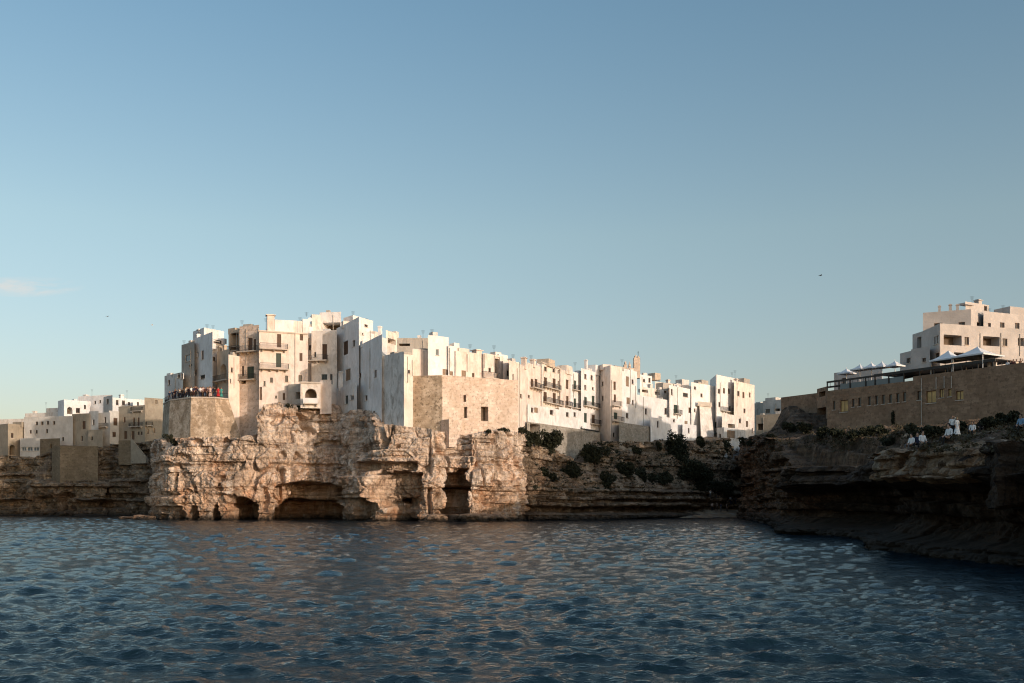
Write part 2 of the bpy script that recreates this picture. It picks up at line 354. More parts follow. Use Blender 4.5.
def win_parts(root, A, B, u0, u1, v0, v1, kind, recess=0.22):
    A, B = Vector((A[0], A[1], 0)), Vector((B[0], B[1], 0)); L = (B - A).length; t = (B - A) / L; nin = Vector((-t.y, t.x, 0))
    def P(u, v, d): p = A + t * u + nin * d; return Vector((p.x, p.y, v))
    up = Vector((0, 0, 1)); w, h = u1 - u0, v1 - v0; fw = min(0.09, w * 0.12)
    def bar(mb, a0, a1, b0, b1, d0, d1): mb.obox(P(a0, b0, d1), t * (a1 - a0), -nin * (d1 - d0), up * (b1 - b0))
    if kind in 'wybW':
        m = {'w': M['brownwood'], 'y': M['brownwood'], 'b': M['greenwood'], 'W': M['whitewood']}[kind]
        f = MB(); d0, d1 = recess - 0.06, recess - 0.004
        bar(f, u0, u0 + fw, v0, v1, d0, d1); bar(f, u1 - fw, u1, v0, v1, d0, d1)
        bar(f, u0 + fw, u1 - fw, v0, v0 + fw, d0, d1); bar(f, u0 + fw, u1 - fw, v1 - fw, v1, d0, d1)
        if w > 0.6: bar(f, (u0 + u1) / 2 - fw * .4, (u0 + u1) / 2 + fw * .4, v0 + fw, v1 - fw, d0, d1)
        fo = f.build('window', m, root)
        g = MB(); g.quad(P(u0, v0, recess - 0.03), P(u1, v0, recess - 0.03), P(u1, v1, recess - 0.03), P(u0, v1, recess - 0.03))
        g.build('pane', M['paneyel'] if kind == 'y' else (M['paneblue'] if kind == 'W' else M['pane']), fo)
        s = MB(); s.obox(P(u0 - 0.08, v0 - 0.09, -0.001), t * (w + 0.16), -nin * 0.09, up * 0.085); s.build('sill', M['slab'], fo)
    elif kind in 'sSg':
        m = {'s': M['brownwood'], 'S': M['tanwood'], 'g': M['greenwood']}[kind]
        f = MB(); mid = (u0 + u1) / 2; d0, d1 = recess - 0.12, recess - 0.05
        for a, b in ((u0 + .01, mid - .012), (mid + .012, u1 - .01)):
            bar(f, a, a + fw, v0, v1, d0, d1); bar(f, b - fw, b, v0, v1, d0, d1)
            nsl = max(4, int(h / 0.16))
            for k in range(nsl):
                y = v0 + h * k / nsl; bar(f, a + fw, b - fw, y + 0.01, y + h / nsl - 0.03, d0 + 0.02, d1)
        f.build('shutter', m, root)
        g = MB(); g.quad(P(u0, v0, recess), P(u1, v0, recess), P(u1, v1, recess), P(u0, v1, recess)); g.build('window', M['pane'], root)
    elif kind in 'd':
        f = MB(); d0, d1 = recess - 0.08, recess - 0.01
        bar(f, u0, u1, v0, v1, recess - .05, d1)
        for a in (u0 + .06 * w, u0 + .54 * w):
            for b in (0.08, 0.54): bar(f, a, a + w * .4, v0 + h * b, v0 + h * (b + .36), d0, recess - .052)
        f.build('door', M['brownwood'], root)

HOUSE_GROUPS = {}
def house(name, label, front, ytop, ybot, depth, mat, wins=(), balc=(), cat='house', group=None, roof='roof', extras=(), ztop=None, back=None, parapet=0.55, cornice=False, rmat=None, uo=None, segmat=None, clutter=None):
    pts = [xy(*p) for p in front]
    d0 = front[0][1]
    zt = zat(ytop, d0) if ztop is None else ztop
    zb = zat(ybot, d0)
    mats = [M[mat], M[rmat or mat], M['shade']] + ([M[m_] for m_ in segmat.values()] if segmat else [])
    smi = {k: 3 + i for i, k in enumerate(segmat)} if segmat else {}
    a, b = Vector(pts[0]), Vector(pts[-1]); t = (b - a).normalized(); nin = Vector((-t.y, t.x))
    if back is None: nin = ((a + b) / 2).normalized()
    else: nin = Vector((math.sin(R(back)), math.cos(R(back))))
    depth = depth * S
    poly = [Vector(p) for p in pts] + [b + nin * depth, a + nin * depth]
    ctr = sum(poly, Vector((0, 0))) / len(poly)
    root = thing(name, label, cat, (ctr.x, ctr.y, zb), group)
    wl = MB(); nseg = len(pts) - 1; uo = random.uniform(0, 50) if uo is None else uo
    per = [[] for _ in poly]; kinds = []
    for w in wins:
        x0, y0, x1, y1, kind = w[:5]
        if kind in 'oa' and len(w) > 5: dep = w[5]
        else: dep = 1.6 if kind in 'oa' else 0.22
        cx = (x0 + x1) / 2
        si = next((k for k in range(nseg) if front[k][0] - .01 <= cx <= front[k + 1][0] + .01), 0)
        A, B = poly[si], poly[si + 1]; L = (B - A).length
        t0, t1 = seg_hit(A, B, x0), seg_hit(A, B, x1); ym = (A + (B - A) * (t0 + t1) / 2).y
        v0, v1 = H0 + (HY - y1) / F * ym, H0 + (HY - y0) / F * ym
        u0, u1 = max(0.04, t0 * L), min(L - 0.04, t1 * L)
        v0 = max(v0, zb + 0.02); v1 = min(v1, zt - 0.08)
        if u1 - u0 < 0.12 or v1 - v0 < 0.12: continue
        if any(not (u1 <= q[0] or u0 >= q[1] or v1 <= q[2] or v0 >= q[3]) for q in per[si]): continue
        per[si].append((u0, u1, v0, v1, kind == 'a', dep)); kinds.append((si, u0, u1, v0, v1, kind, dep))
    for k in range(len(poly)):
        A, B = poly[k], poly[(k + 1) % len(poly)]
        facade(wl, A, B, zb, zt, per[k], uo=uo + 7 * k, mi=smi.get(k, 0))
    # parapet rim, inner faces and roof deck
    n = len(poly); th = 0.22; inner = []
    for k in range(n):
        p, q, r = poly[k - 1], poly[k], poly[(k + 1) % n]
        e1, e2 = (q - p).normalized(), (r - q).normalized(); n1, n2 = Vector((-e1.y, e1.x)), Vector((-e2.y, e2.x))
        bis = n1 + n2; bis = bis / max(0.5, bis.dot(n1)) if bis.length > 1e-6 else n1
        inner.append(q + bis * th)
    zr = zt - parapet
    for k in range(n):
        A, B, a2, b2 = poly[k], poly[(k + 1) % n], inner[k], inner[(k + 1) % n]
        wl.quad((*A, zt), (*B, zt), (*b2, zt), (*a2, zt), [(0, 0), (1, 0), (1, .2), (0, .2)])
        wl.quad((*b2, zt), (*a2, zt), (*a2, zr), (*b2, zr), [(0, 0), (1, 0), (1, .5), (0, .5)])
    # back of deep openings
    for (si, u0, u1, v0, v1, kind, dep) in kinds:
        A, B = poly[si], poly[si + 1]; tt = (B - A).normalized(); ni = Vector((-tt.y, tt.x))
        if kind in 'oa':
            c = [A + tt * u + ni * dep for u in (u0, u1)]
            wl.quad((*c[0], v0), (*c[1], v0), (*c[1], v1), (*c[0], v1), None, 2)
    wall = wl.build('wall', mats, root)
    rf = MB(); rf.poly([(*p, zr) for p in inner]); rf.build('roof', M[roof], root)
    for (si, u0, u1, v0, v1, kind, dep) in kinds:
        if kind not in 'oa': win_parts(root, poly[si], poly[si + 1], u0, u1, v0, v1, kind)
    if cornice:
        cb = MB()
        for k in range(nseg):
            A, B = poly[k], poly[k + 1]; tt = (B - A).normalized(); ni = Vector((-tt.y, tt.x))
            o = A - ni * 0.18; cb.obox((*o, zt - 0.30), (*(B - A), 0), (*(ni * 0.177), 0), (0, 0, 0.22))
        cb.build('cornice', M['slab'], root)
    for bc in balc:
        x0, x1, y = bc[:3]; out = bc[3] if len(bc) > 3 else 0.9; solid = len(bc) > 4 and bc[4]
        cx = (x0 + x1) / 2; si = next((k for k in range(nseg) if front[k][0] - .01 <= cx <= front[k + 1][0] + .01), 0)
        A, B = poly[si], poly[si + 1]; L = (B - A).length; tt = (B - A) / L; ni = Vector((-tt.y, tt.x))
        u0, u1 = seg_hit(A, B, x0) * L, seg_hit(A, B, x1) * L; ym = (A + tt * (u0 + u1) / 2).y; z = H0 + (HY - y) / F * ym
        o = A + tt * u0 - ni * out
        s = MB(); s.obox((*o, z), (*(tt * (u1 - u0)), 0), (*(ni * (out - .003)), 0), (0, 0, 0.16))
        for q in np.linspace(0.1, 0.9, max(2, int((u1 - u0) / 1.2))):          # brackets
            bo = A + tt * (u0 + (u1 - u0) * q) - ni * out * .55
            s.obox((*bo, z - 0.3), (*(tt * 0.14), 0), (*(ni * (out * .55 - .003)), 0), (0, 0, 0.297))
        so = s.build('balcony', M['slab'], root)
        r = MB()
        if solid:
            r.obox((*(o + ni * .01), z + .162), (*(tt * (u1 - u0)), 0), (*(ni * 0.1), 0), (0, 0, 0.85))
            r.build('railing', M[solid], so)
        else:
            oo = o + ni * 0.06
            r.obox((*oo, z + 1.0), (*(tt * (u1 - u0)), 0), (*(ni * 0.04), 0), (0, 0, 0.05))
            nb = max(4, int((u1 - u0) / 0.14))
            for q in range(nb + 1):
                bo = oo + tt * ((u1 - u0 - .025) * q / nb); r.obox((*bo, z + .162), (*(tt * 0.022), 0), (*(ni * 0.022), 0), (0, 0, 0.838))
            for e in (u0, u1 - .03):
                eo = A + tt * e - ni * (out - .06); r.obox((*eo, z + 1.0), (*(tt * .03), 0), (*(ni * (out - .07)), 0), (0, 0, .05))
                for q in range(1, 6):
                    bo = eo + ni * (out - .07) * q / 6; r.obox((*bo, z + .162), (*(tt * 0.022), 0), (*(ni * 0.022), 0), (0, 0, 0.838))
            r.build('railing', M['iron'], so)
    rq = random.Random(label)
    if group and 'row' not in cat and cat == 'house' and depth > 4.6 and clutter is not False and ('headland' in group or 'cove' in group) and 'right' not in group:
        xa, xb = front[0][0], front[-1][0]; extras = list(extras)
        for _ in range(1):
            q_ = rq.uniform(.2, .85); pxq = xa + (xb - xa) * q_
            dq = front[0][1] + (front[-1][1] - front[0][1]) * q_
            yq = HY - (zt + rq.uniform(.2, .6) - H0) * F / (dq * S)
            extras.append(('hut', pxq, yq, rq.uniform(1.0, 2.6), rq.uniform(.5, 1.9), rq.uniform(.5, 1.5), rq.choice(['cream', 'white', 'grey', 'dirty'])))
        if rq.random() < .7: q_ = rq.uniform(.12, .9); extras.append(('pipe', xa + (xb - xa) * q_, ytop + 2.5, 0, min(ybot - 2, ytop + rq.uniform(22, 50))))
    for ex in extras:
        k = ex[0]; px, yt = ex[1], ex[2]; ins = ex[3] if len(ex) > 3 else 1.2
        si = next((q for q in range(nseg) if front[q][0] - .01 <= px <= front[q + 1][0] + .01), nseg - 1)
        A, B = poly[si], poly[si + 1]; tt = (B - A).normalized(); ni = Vector((-tt.y, tt.x)); p = A + (B - A) * seg_hit(A, B, px)
        p = p + ni * ins; scl = p.y / (A + (B - A) * seg_hit(A, B, px)).y
        p = Vector(((px - CX) / F * p.y, p.y)); z = H0 + (HY - yt) / F * p.y
        rz = math.atan2(tt.y, tt.x)
        if k == 'chimney':
            s = MB(); w = ex[4] if len(ex) > 4 else 0.6
            s.box((p.x, p.y, zr), w, w, z - zr - .25, rz); s.box((p.x, p.y, z - .247), w * 1.35, w * 1.35, .12, rz); s.box((p.x, p.y, z - .124), w * .8, w * .8, .124, rz)
            s.build('chimney', mats[0], root)
        elif k == 'antenna':
            s = MB(); s.tube((p.x, p.y, zr), (p.x, p.y, z), 0.03, 0.02, 6)
            for j in range(4): s.tube((p.x - .35 + .04 * j, p.y, z - .1 - .16 * j), (p.x + .35 - .04 * j, p.y, z - .1 - .16 * j), 0.012, None, 5)
            s.build('antenna', M['iron'], root)
        elif k == 'tank':
            s = MB(); s.tube((p.x, p.y, zr), (p.x, p.y, z), 0.55, 0.55, 14); s.tube((p.x, p.y, z), (p.x, p.y, z + .12), .5, .15, 14); s.build('water_tank', M['canvas'], root)
        elif k == 'hut':
            w, dp = ex[4], ex[5]; s = MB(); s.box((p.x, p.y + dp / 2, zr), w, dp, z - zr, rz); s.build('roof_hut', M[ex[6]] if len(ex) > 6 else mats[0], root)
        elif k == 'dish':
            s = MB(); s.tube((p.x, p.y, zr), (p.x, p.y, z), .03, .03, 6); s.tube((p.x, p.y - .05, z), (p.x + .06, p.y - .22, z + .06), .12, .42, 12); s.build('satellite_dish', M['canvas'], root)
        elif k == 'pipe':       # drain pipe on the facade
            q = A + (B - A) * seg_hit(A, B, px) - ni * 0.07; s = MB(); s.tube((q.x, q.y, H0 + (HY - ex[4]) / F * q.y), (q.x, q.y, H0 + (HY - yt) / F * q.y), .055, None, 6); s.build('drain_pipe', M['grey'], root)
        elif k == 'awning':     # sloping terrace cover
            w = ex[4]; c = Vector((p.x, p.y)); s = MB()
            s.obox((*(c - tt * w / 2), z), (*(tt * w), 0), (*(ni * 2.4), 0.5), (0, 0, .1)); so = s.build('awning', M['terracotta'], root)
            s = MB()
            for e in (-w / 2 + .05, 0, w / 2 - .05): s.tube((*(c + tt * e + ni * .1), zr), (*(c + tt * e + ni * .1), z + .01), .05, None, 6)
            s.build('post', M['iron'], so)
    return root

# ------------------------------------------------------------------ cliffs
def resample(poly, ds):
    P = np.array([xy(*p) for p in poly]); seg = np.hypot(*np.diff(P, axis=0).T); L = np.concatenate([[0], np.cumsum(seg)])
    n = int(L[-1] / ds) + 1; s = np.linspace(0, L[-1], n)
    Q = np.stack([np.interp(s, L, P[:, 0]), np.interp(s, L, P[:, 1])], 1)
    k = max(1, int(1.6 / ds)); ker = np.hanning(2 * k + 3)[1:-1]; ker /= ker.sum()
    for a in (0, 1):
        pad = np.concatenate([np.full(k, Q[0, a]), Q[:, a], np.full(k, Q[-1, a])]); Q[:, a] = np.convolve(pad, ker, 'valid')[:n]
    return s, Q
def normals(Q, w):
    T = np.gradient(Q, axis=0); k = w; ker = np.hanning(2 * k + 3)[1:-1]; ker /= ker.sum()
    for a in (0, 1):
        pad = np.concatenate([np.full(k, T[0, a]), T[:, a], np.full(k, T[-1, a])]); T[:, a] = np.convolve(pad, ker, 'valid')[:len(Q)]
    T /= np.hypot(T[:, 0], T[:, 1])[:, None]
    return np.stack([T[:, 1], -T[:, 0]], 1)     # outward (towards the sea)

def rock_disp(s, z, seed, big=1.0, layer=0.45, block=0.5, fine=0.16, thick=(0.35, 1.7), crack=0.9, pocket=0.5, bs=1.0):
    r = np.random.default_rng(seed)
    zb = np.concatenate([[-6], -6 + np.cumsum(r.uniform(*thick, 120))]); off = r.normal(0, layer, 121)
    zw = z + 0.55 * vnoise(s * 0.05, 0 * s, seed * 1.7, seed) + 0.10 * vnoise(s * 0.5, z * 0.2, 3.1, seed + 1)
    li = np.clip(np.searchsorted(zb, zw.reshape(-1)).reshape(zw.shape), 0, 120)
    frac = (zw - zb[np.clip(li - 1, 0, 120)]) / np.maximum(0.05, zb[li] - zb[np.clip(li - 1, 0, 120)])
    o1 = off[li] * sstep(-0.25, 0.35, vnoise(s * 0.10, li * 3.7, 0.5, seed + 2) + 0.25)
    bl = vnoise(s * 0.22 * bs + li * 7.3, li * 1.9, 1.5, seed + 3)
    q = np.round(bl * 3.0) / 3.0 * 0.65 + bl * 0.35
    cv, cb = cells(s * 0.42 * bs + li * 0.0 + 0.3 * vnoise(s * .3, z * .3, 5, seed), zw * 0.5 * bs, seed + 4)
    d = big * (1.5 * fbm(s * 0.075, z * 0.055, 2.2, 3, seed + 5) + 0.5 * fbm(s * 0.3, z * 0.22, 7.7, 3, seed + 6))
    d = d + o1 + block * (q * 1.1 + 0.55 * cv) - 0.30 * block * (1 - sstep(0.0, 0.10, cb))
    d = d - 0.16 * sstep(0.30, 0.0, frac) - 0.05 * sstep(0.8, 1.0, frac)
    ck = np.abs(vnoise(s * 0.30, z * 0.05, 4.4, seed + 8))
    pk = vnoise(s * 0.32, z * 0.42, 6.1, seed + 12) + 0.5 * vnoise(s * 0.8, z * 0.9, 2.7, seed + 13)
    d = d - pocket * sstep(0.34, 0.62, pk)
    d = d - crack * sstep(0.09, 0.0, ck) * sstep(-0.1, 0.3, vnoise(s * 0.09, z * 0.12, 8.8, seed + 9))
    d = d + fine * fbm(s * 1.3, z * 1.6, 3.3, 4, seed + 10, 0.6)
    return d

def cliff(name, poly, top, mat, seed, ds=0.14, zmin=-1.5, caves=(), inset=((0, 0), (30, 0)), inland=(0.8, 3, 8, 20, 45), kw=None, rise=0.0, ledges=(), inset_scale=None):
    s, Q = resample(poly, ds); Nn = normals(Q, max(2, int(1.5 / ds)))
    px = CX + F * Q[:, 0] / Q[:, 1]; dd = Q[:, 1] / S
    tp = np.array(top); ytop = np.interp(px, tp[:, 0], tp[:, 1]); zt = H0 + (HY - ytop) / F * Q[:, 1]
    # silhouette gets a ragged edge
    zt = zt + 0.5 * fbm(s * 0.22, 0 * s, 9.9, 4, seed + 20)
    m = int((zt.max() - zmin) / ds) + 1
    v = np.linspace(0, 1, m)[:, None]
    Zg = zmin + (zt[None, :] - zmin) * v; Sg = np.broadcast_to(s[None, :], Zg.shape)
    d = rock_disp(Sg, Zg, seed, **(kw or {}))
    d = np.clip(d, -2.6, 1.35)
    ins = np.interp(Zg, [a for a, _ in inset], [b for _, b in inset])
    if inset_scale: ins = ins * np.interp(px, [a for a, _ in inset_scale], [b for _, b in inset_scale])[None, :]
    PX = np.broadcast_to(px[None, :], Zg.shape); PY = HY - (Zg - H0) * F / Q[None, :, 1]
    wob = 2.2 * fbm(Sg * 0.35, Zg * 0.35, 1.1, 3, seed + 30)
    wob2 = 3.0 * fbm(Sg * 0.22, Zg * 0.22, 5.1, 4, seed + 31, 0.6)
    for (x0, x1, y0, y1, dep) in caves:
        e = 1.1; arch_ = 0.30 if x0 < 340 else 0.07
        big_ = (y1 - y0) > 14 and (x1 - x0) > 6
        PYq = PY
        if big_:
            wk = 0.9 if x0 < 340 else 1.7
            PY = PYq + wob2 * wk - (y1 - y0) * arch_ * np.clip(np.abs((PX + wob2 - (x0 + x1) / 2) / ((x1 - x0) / 2)), 0, 1.3) ** 2.4
            PX_ = PX; PX = PX + wob2 * wk + (0 if x0 < 340 else 0.10) * (PYq - (y0 + y1) / 2) * np.sign(x0 + x1 - 2 * PX)
        mx = sstep(x0 - e, x0 + e, PX + wob) * sstep(x1 + e, x1 - e, PX + wob) * sstep(y0 - e, y0 + e, PY + wob * 0.6) * sstep(y1 + e, y1 - e, PY + wob * 0.6)
        if big_: PY = PYq; PX = PX_
        d = d * (1 - 0.35 * mx) - dep * mx
    for (x0, x1, y0, y1, out) in ledges:
        mx = sstep(x0 - 1.5, x0 + 1.5, PX + wob) * sstep(x1 + 1.5, x1 - 1.5, PX + wob) * sstep(y0 - .7, y0 + .7, PY + wob * .3) * sstep(y1 + .7, y1 - .7, PY + wob * .3)
        d = d + out * mx
    off = d - ins
    X = Q[None, :, 0] + Nn[None, :, 0] * off; Y = Q[None, :, 1] + Nn[None, :, 1] * off
    P = np.stack([X, Y, Zg + 0.06 * vnoise(Sg * 2, Zg * 2, 6.6, seed + 40)], 2)
    rows = [P]
    for w in inland:        # ground running back from the brink
        zz = zt + rise * w + 0.25 * min(1, w / 3) * fbm(s * 0.25, 0 * s + w * 0.3, 4.4, 3, seed + 50)
        o2 = off[-1] - w
        rows.append(np.stack([Q[:, 0] + Nn[:, 0] * o2, Q[:, 1] + Nn[:, 1] * o2, zz], 1)[None])
    o = grid_mesh(name, np.concatenate(rows, 0), mat, smooth=False)
    tag(o, kind='structure')
    return o

head_poly = [(170, 345), (156, 285), (151, 250), (155, 238), (166, 231), (190, 226.5), (228, 226), (262, 225), (300, 228), (322, 233), (336, 231), (352, 222), (372, 213), (385, 210),
             (404, 210), (434, 209), (447, 213), (462, 214), (470, 211), (500, 215), (522, 222), (529, 231), (530, 242), (526, 250)]
head_top = [(140, 442), (163, 438), (200, 437), (240, 437), (247, 432), (256, 412), (262, 403), (290, 401), (300, 404), (310, 402), (326, 404), (330, 414), (337, 413), (343, 409), (355, 409),
            (362, 416), (368, 424), (400, 425), (425, 427), (445, 431), (462, 434), (480, 433), (500, 431), (528, 433)]
head_caves = [(184, 197, 504, 524, 6), (211, 219, 502, 524, 5.0), (229, 256, 497, 526, 10), (262, 268, 488, 512, 1.4), (276, 345, 482, 499, 5.0), (275, 340, 498, 526, 12.0), (238, 256, 416, 436, 3.8),
              (305, 317, 412, 428, 3.6), (358, 416, 462, 471, 1.8), (375, 421, 470, 502, 4.5), (378, 420, 500, 526, 8.0), (355, 372, 497, 522, 2.6), (446, 466, 469, 487, 4.5), (443, 465, 485, 516, 8.0), (427, 432, 488, 514, 1.5),
              (162, 232, 464, 467, 0.55), (270, 345, 464, 467, 0.5), (466, 524, 462, 464, 0.4), (160, 182, 506, 520, 0.9), (493, 501, 445, 480, 0.8), (476, 479, 440, 462, 0.6), (512, 518, 486, 508, 0.9)]
head_ledges = [(395, 500, 514, 530, 1.3), (152, 182, 497, 506, 0.6), (340, 376, 476, 498, 0.9), (360, 416, 458, 462, 0.7)]
cliff('cliff', head_poly, head_top, M['rock_sun'], 5, 0.13, caves=head_caves, ledges=head_ledges,
      inset=((-2, -0.4), (0.4, -0.3), (2.5, 0.1), (6, 0.2), (11, 0.6), (16, 1.3), (20, 2.6)), kw=dict(big=0.62, layer=0.30, block=0.85, fine=0.26, crack=1.9, pocket=1.2, thick=(0.5, 2.6), bs=0.62), inland=(0.6, 2, 4, 6))

bay_poly = [(521, 226), (545, 228), (575, 234), (610, 244), (650, 258), (690, 277), (716, 290), (736, 300), (748, 312), (756, 330), (762, 360)]
bay_top = [(510, 440), (530, 444), (560, 446), (585, 450), (600, 460), (622, 462), (634, 448), (650, 440), (700, 440), (720, 440), (745, 438), (760, 432)]
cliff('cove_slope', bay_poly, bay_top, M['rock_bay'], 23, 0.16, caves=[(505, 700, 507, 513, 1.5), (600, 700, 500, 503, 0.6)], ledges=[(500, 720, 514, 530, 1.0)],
      inset=((-2, -0.6), (0.5, 0), (4, 0.2), (5.2, 0.6), (5.6, 2.2), (8, 4.0), (8.4, 4.8), (11, 6.2), (13, 6.8), (13.4, 8.0), (20, 10)),
      kw=dict(big=0.7, layer=0.55, block=0.55, fine=0.28, thick=(0.3, 1.1)), inland=(0.8, 2, 5, 9), rise=0.06, inset_scale=[(524, .35), (545, .55), (575, 1.0), (680, 1.0), (705, .5), (740, .35)])

far_poly = [(-330, 288), (-200, 318), (-60, 333), (0, 337), (40, 334), (60, 327), (85, 325), (110, 332), (135, 330), (150, 327), (175, 328), (215, 340)]
far_top = [(-330, 462), (-60, 458), (0, 455), (30, 457), (45, 452), (60, 448), (90, 447), (105, 446), (120, 443), (140, 441), (175, 440)]
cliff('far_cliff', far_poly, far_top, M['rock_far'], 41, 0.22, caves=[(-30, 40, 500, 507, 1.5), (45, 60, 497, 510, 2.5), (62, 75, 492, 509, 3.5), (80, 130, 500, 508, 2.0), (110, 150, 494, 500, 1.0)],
      inset=((-2, -0.8), (1, 0), (6, 0.2), (8, 0.5), (9, 1.2), (12, 1.6), (14, 2.0), (20, 3)), ledges=[(40, 135, 480, 487, 1.2), (46, 103, 483, 530, 2.6), (112, 150, 461, 530, 1.8), (-20, 46, 473, 530, 1.2)],
      kw=dict(big=1.3, layer=0.6, block=0.7, fine=0.3, thick=(0.4, 1.6)), inland=(1, 4, 10, 25), rise=0.06)

# dark headland on the right: a coast X(Y), a bedded face and ground behind it with added rises that block the sun
def headland():
    coast = [(2200, 20), (1400, 36), (1200, 46), (1075, 52), (985, 62), (915, 73), (876, 82.5), (884, 86), (893, 95), (880, 106), (842, 115), (795, 120), (793, 124), (790, 138), (779, 165), (764, 205), (750, 240), (742, 262), (741, 300), (748, 345), (752, 400)]
    C = np.array([xy(*p) for p in coast])
    ys = [14.0]
    while ys[-1] < 285: ys.append(ys[-1] + max(0.07, min(0.3, ys[-1] * 0.0021)))
    Y = np.array(ys); X0 = np.interp(Y, C[:, 1], C[:, 0])
    k = 9; ker = np.hanning(2 * k + 3)[1:-1]; ker /= ker.sum()
    X0 = np.convolve(np.concatenate([np.full(k, X0[0]), X0, np.full(k, X0[-1])]), ker, 'valid')
    D = Y / S
    edge = np.interp(D, [20, 50, 62, 75, 82, 90, 98, 106, 119, 138, 148, 156, 165, 205, 240, 262, 300, 345, 400], [6.5, 7.0, 7.2, 7.5, 7.9, 8.3, 8.3, 8.0, 7.9, 8.0, 8.6, 12.2, 14.2, 17.8, 20.0, 20.5, 21.5, 24, 27]) * S
    edge = edge + 0.25 * fbm(Y * 0.3, 0 * Y, 1.3, 4, 77)
    m = 84; v = np.linspace(0, 1, m)[:, None]; zmin = -1.5
    Zg = zmin + (edge[None, :] - zmin) * v; Sg = np.broadcast_to(Y[None, :], Zg.shape)
    d = rock_disp(Sg, Zg, 61, big=0.5, layer=0.6, block=0.6, fine=0.24, thick=(0.25, 0.95), crack=0.5)
    # wave-cut shelf, an undercut above it, a jutting cap
    zl = Zg / np.maximum(edge[None, :], 1)
    shelf = np.interp(zl, [-0.5, 0.02, 0.10, 0.16, 0.30, 0.62, 0.74, 0.86, 1.0], [0.8, 0.75, 0.6, -0.6, -1.3, -0.9, 0.6, 0.35, 0.0])
    near = np.interp(D, [50, 62, 80, 95, 108, 119, 128, 145, 262], [0.9, 1.3, 1.7, 1.5, 2.1, 2.7, 1.6, 0.9, 0.5])
    d = d + 0.35 * fbm(Sg * 0.9, Zg * 1.3, 4.2, 4, 66, 0.6) * sstep(0.3, 0.05, zl)
    d = d + shelf * near[None, :]
    sc = np.interp(D, [20, 60, 120], [0.6, 0.8, 1.0]); d = d * sc[None, :]
    rows = [np.stack([X0[None, :] - d, np.broadcast_to(Y[None, :], d.shape) - 0.25 * d, Zg], 2)]
    dxs = np.concatenate([np.linspace(0.1, 3, 26), np.linspace(3.2, 16, 62), np.linspace(16.6, 45, 48), np.linspace(47, 110, 22), np.linspace(118, 420, 14)])
    for w in dxs:
        dw = w / S
        z = edge / S + np.interp(D, [60, 100, 125, 140, 180, 215, 400], [0.15, 0.14, 0.10, 0.06, 0.045, 0.04, 0.02]) * np.minimum(dw, 62)
        x = (X0 + w) / S; wl = (x - 60) * 0.85 + (D - 190) * 0.53
        added_hill = np.interp(wl, [5, 12, 20, 35, 60, 90, 140], [0, 6, 9, 11, 13, 15, 16]) * sstep(0.345, 0.42, x / D) * sstep(0.60, 0.54, x / D) * sstep(125, 150, D)  # unseen rise behind the hotel, added to throw shade on the cove
        added_bluff = 7.0 * sstep(0.53, 0.74, x / D + 0.05 * fbm(Y * 0.2, 0 * Y, 7.7, 3, 84)) * sstep(96, 84, D) * sstep(3, 12, dw)  # off-frame rise, added to shade the near ledges
        mound = (5.6 + 1.6 * fbm(Y * .3, w * .3 + 0 * Y, 6.1, 3, 86)) * sstep(1.2, 6, dw) * sstep(30, 16, dw) * np.exp(-((D - 211) / 13) ** 2)
        dst = np.interp(D, [100, 108, 120, 138, 150, 165], [3, 6, 12, 9, 4, 0.5]) + 1.6 * fbm(Y * 0.25, 0 * Y, 3.3, 4, 85)
        hst = np.interp(D, [100, 108, 120, 138, 150, 158, 165], [0, 2.0, 3.8, 4.8, 5.0, 2.0, 0])
        stair = hst * (0.55 * sstep(0, 0.9, dw - dst) + 0.45 * sstep(2.2, 3.0, dw - dst))
        z = z - hst * 0.0 + stair - np.interp(D, [100, 110, 140, 150, 165], [0, 0.10, 0.05, 0.0, 0.0]) * np.minimum(dw, 12)
        added_hill = added_hill + added_bluff + mound
        z = z + added_hill
        z = z * S
        st = 0.55 * sstep(0, 2, w)
        zq = z + 0.5 * fbm(Y * 0.16, w * 0.16 + 0 * Y, 5.5, 4, 81) * min(1, w / 2)
        step = 0.62; fr = zq / step - np.floor(zq / step)
        zq = (np.floor(zq / step) + sstep(0.55, 1.0, fr)) * step * st + zq * (1 - st)           # bedded, stepped ground
        zq = zq + 0.16 * fbm(Y * 1.1, w * 1.1 + 0 * Y, 2.5, 4, 82, 0.6) * min(1, w / 1.0)
        xx = X0 - d[-1] * np.exp(-w / 2.0) + w
        rows.append(np.stack([xx, Y - 0.25 * d[-1] * np.exp(-w / 2.0), zq], 1)[None])
    P = np.concatenate(rows, 0)
    r, c, _ = P.shape
    # pale ledges near the brink; darker rock elsewhere has shade painted in
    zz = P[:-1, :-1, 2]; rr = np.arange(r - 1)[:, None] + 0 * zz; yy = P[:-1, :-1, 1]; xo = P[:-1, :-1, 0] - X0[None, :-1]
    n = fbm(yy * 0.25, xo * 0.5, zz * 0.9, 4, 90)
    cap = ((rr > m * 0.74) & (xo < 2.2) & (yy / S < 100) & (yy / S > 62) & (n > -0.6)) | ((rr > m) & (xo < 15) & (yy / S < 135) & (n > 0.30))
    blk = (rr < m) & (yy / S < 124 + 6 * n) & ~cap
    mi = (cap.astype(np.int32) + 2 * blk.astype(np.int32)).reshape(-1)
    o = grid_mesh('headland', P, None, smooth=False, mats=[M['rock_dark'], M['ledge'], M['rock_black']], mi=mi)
    tag(o, kind='structure')
    return X0, Y, P, m
HX, HYs, HP, HM = headland()
def ground_right(x, y):
    """height of the right headland's ground at (x, y)"""
    j = int(np.argmin(np.abs(HYs - y))); c = HP[HM:, j]; return float(np.interp(x, c[:, 0], c[:, 2]))

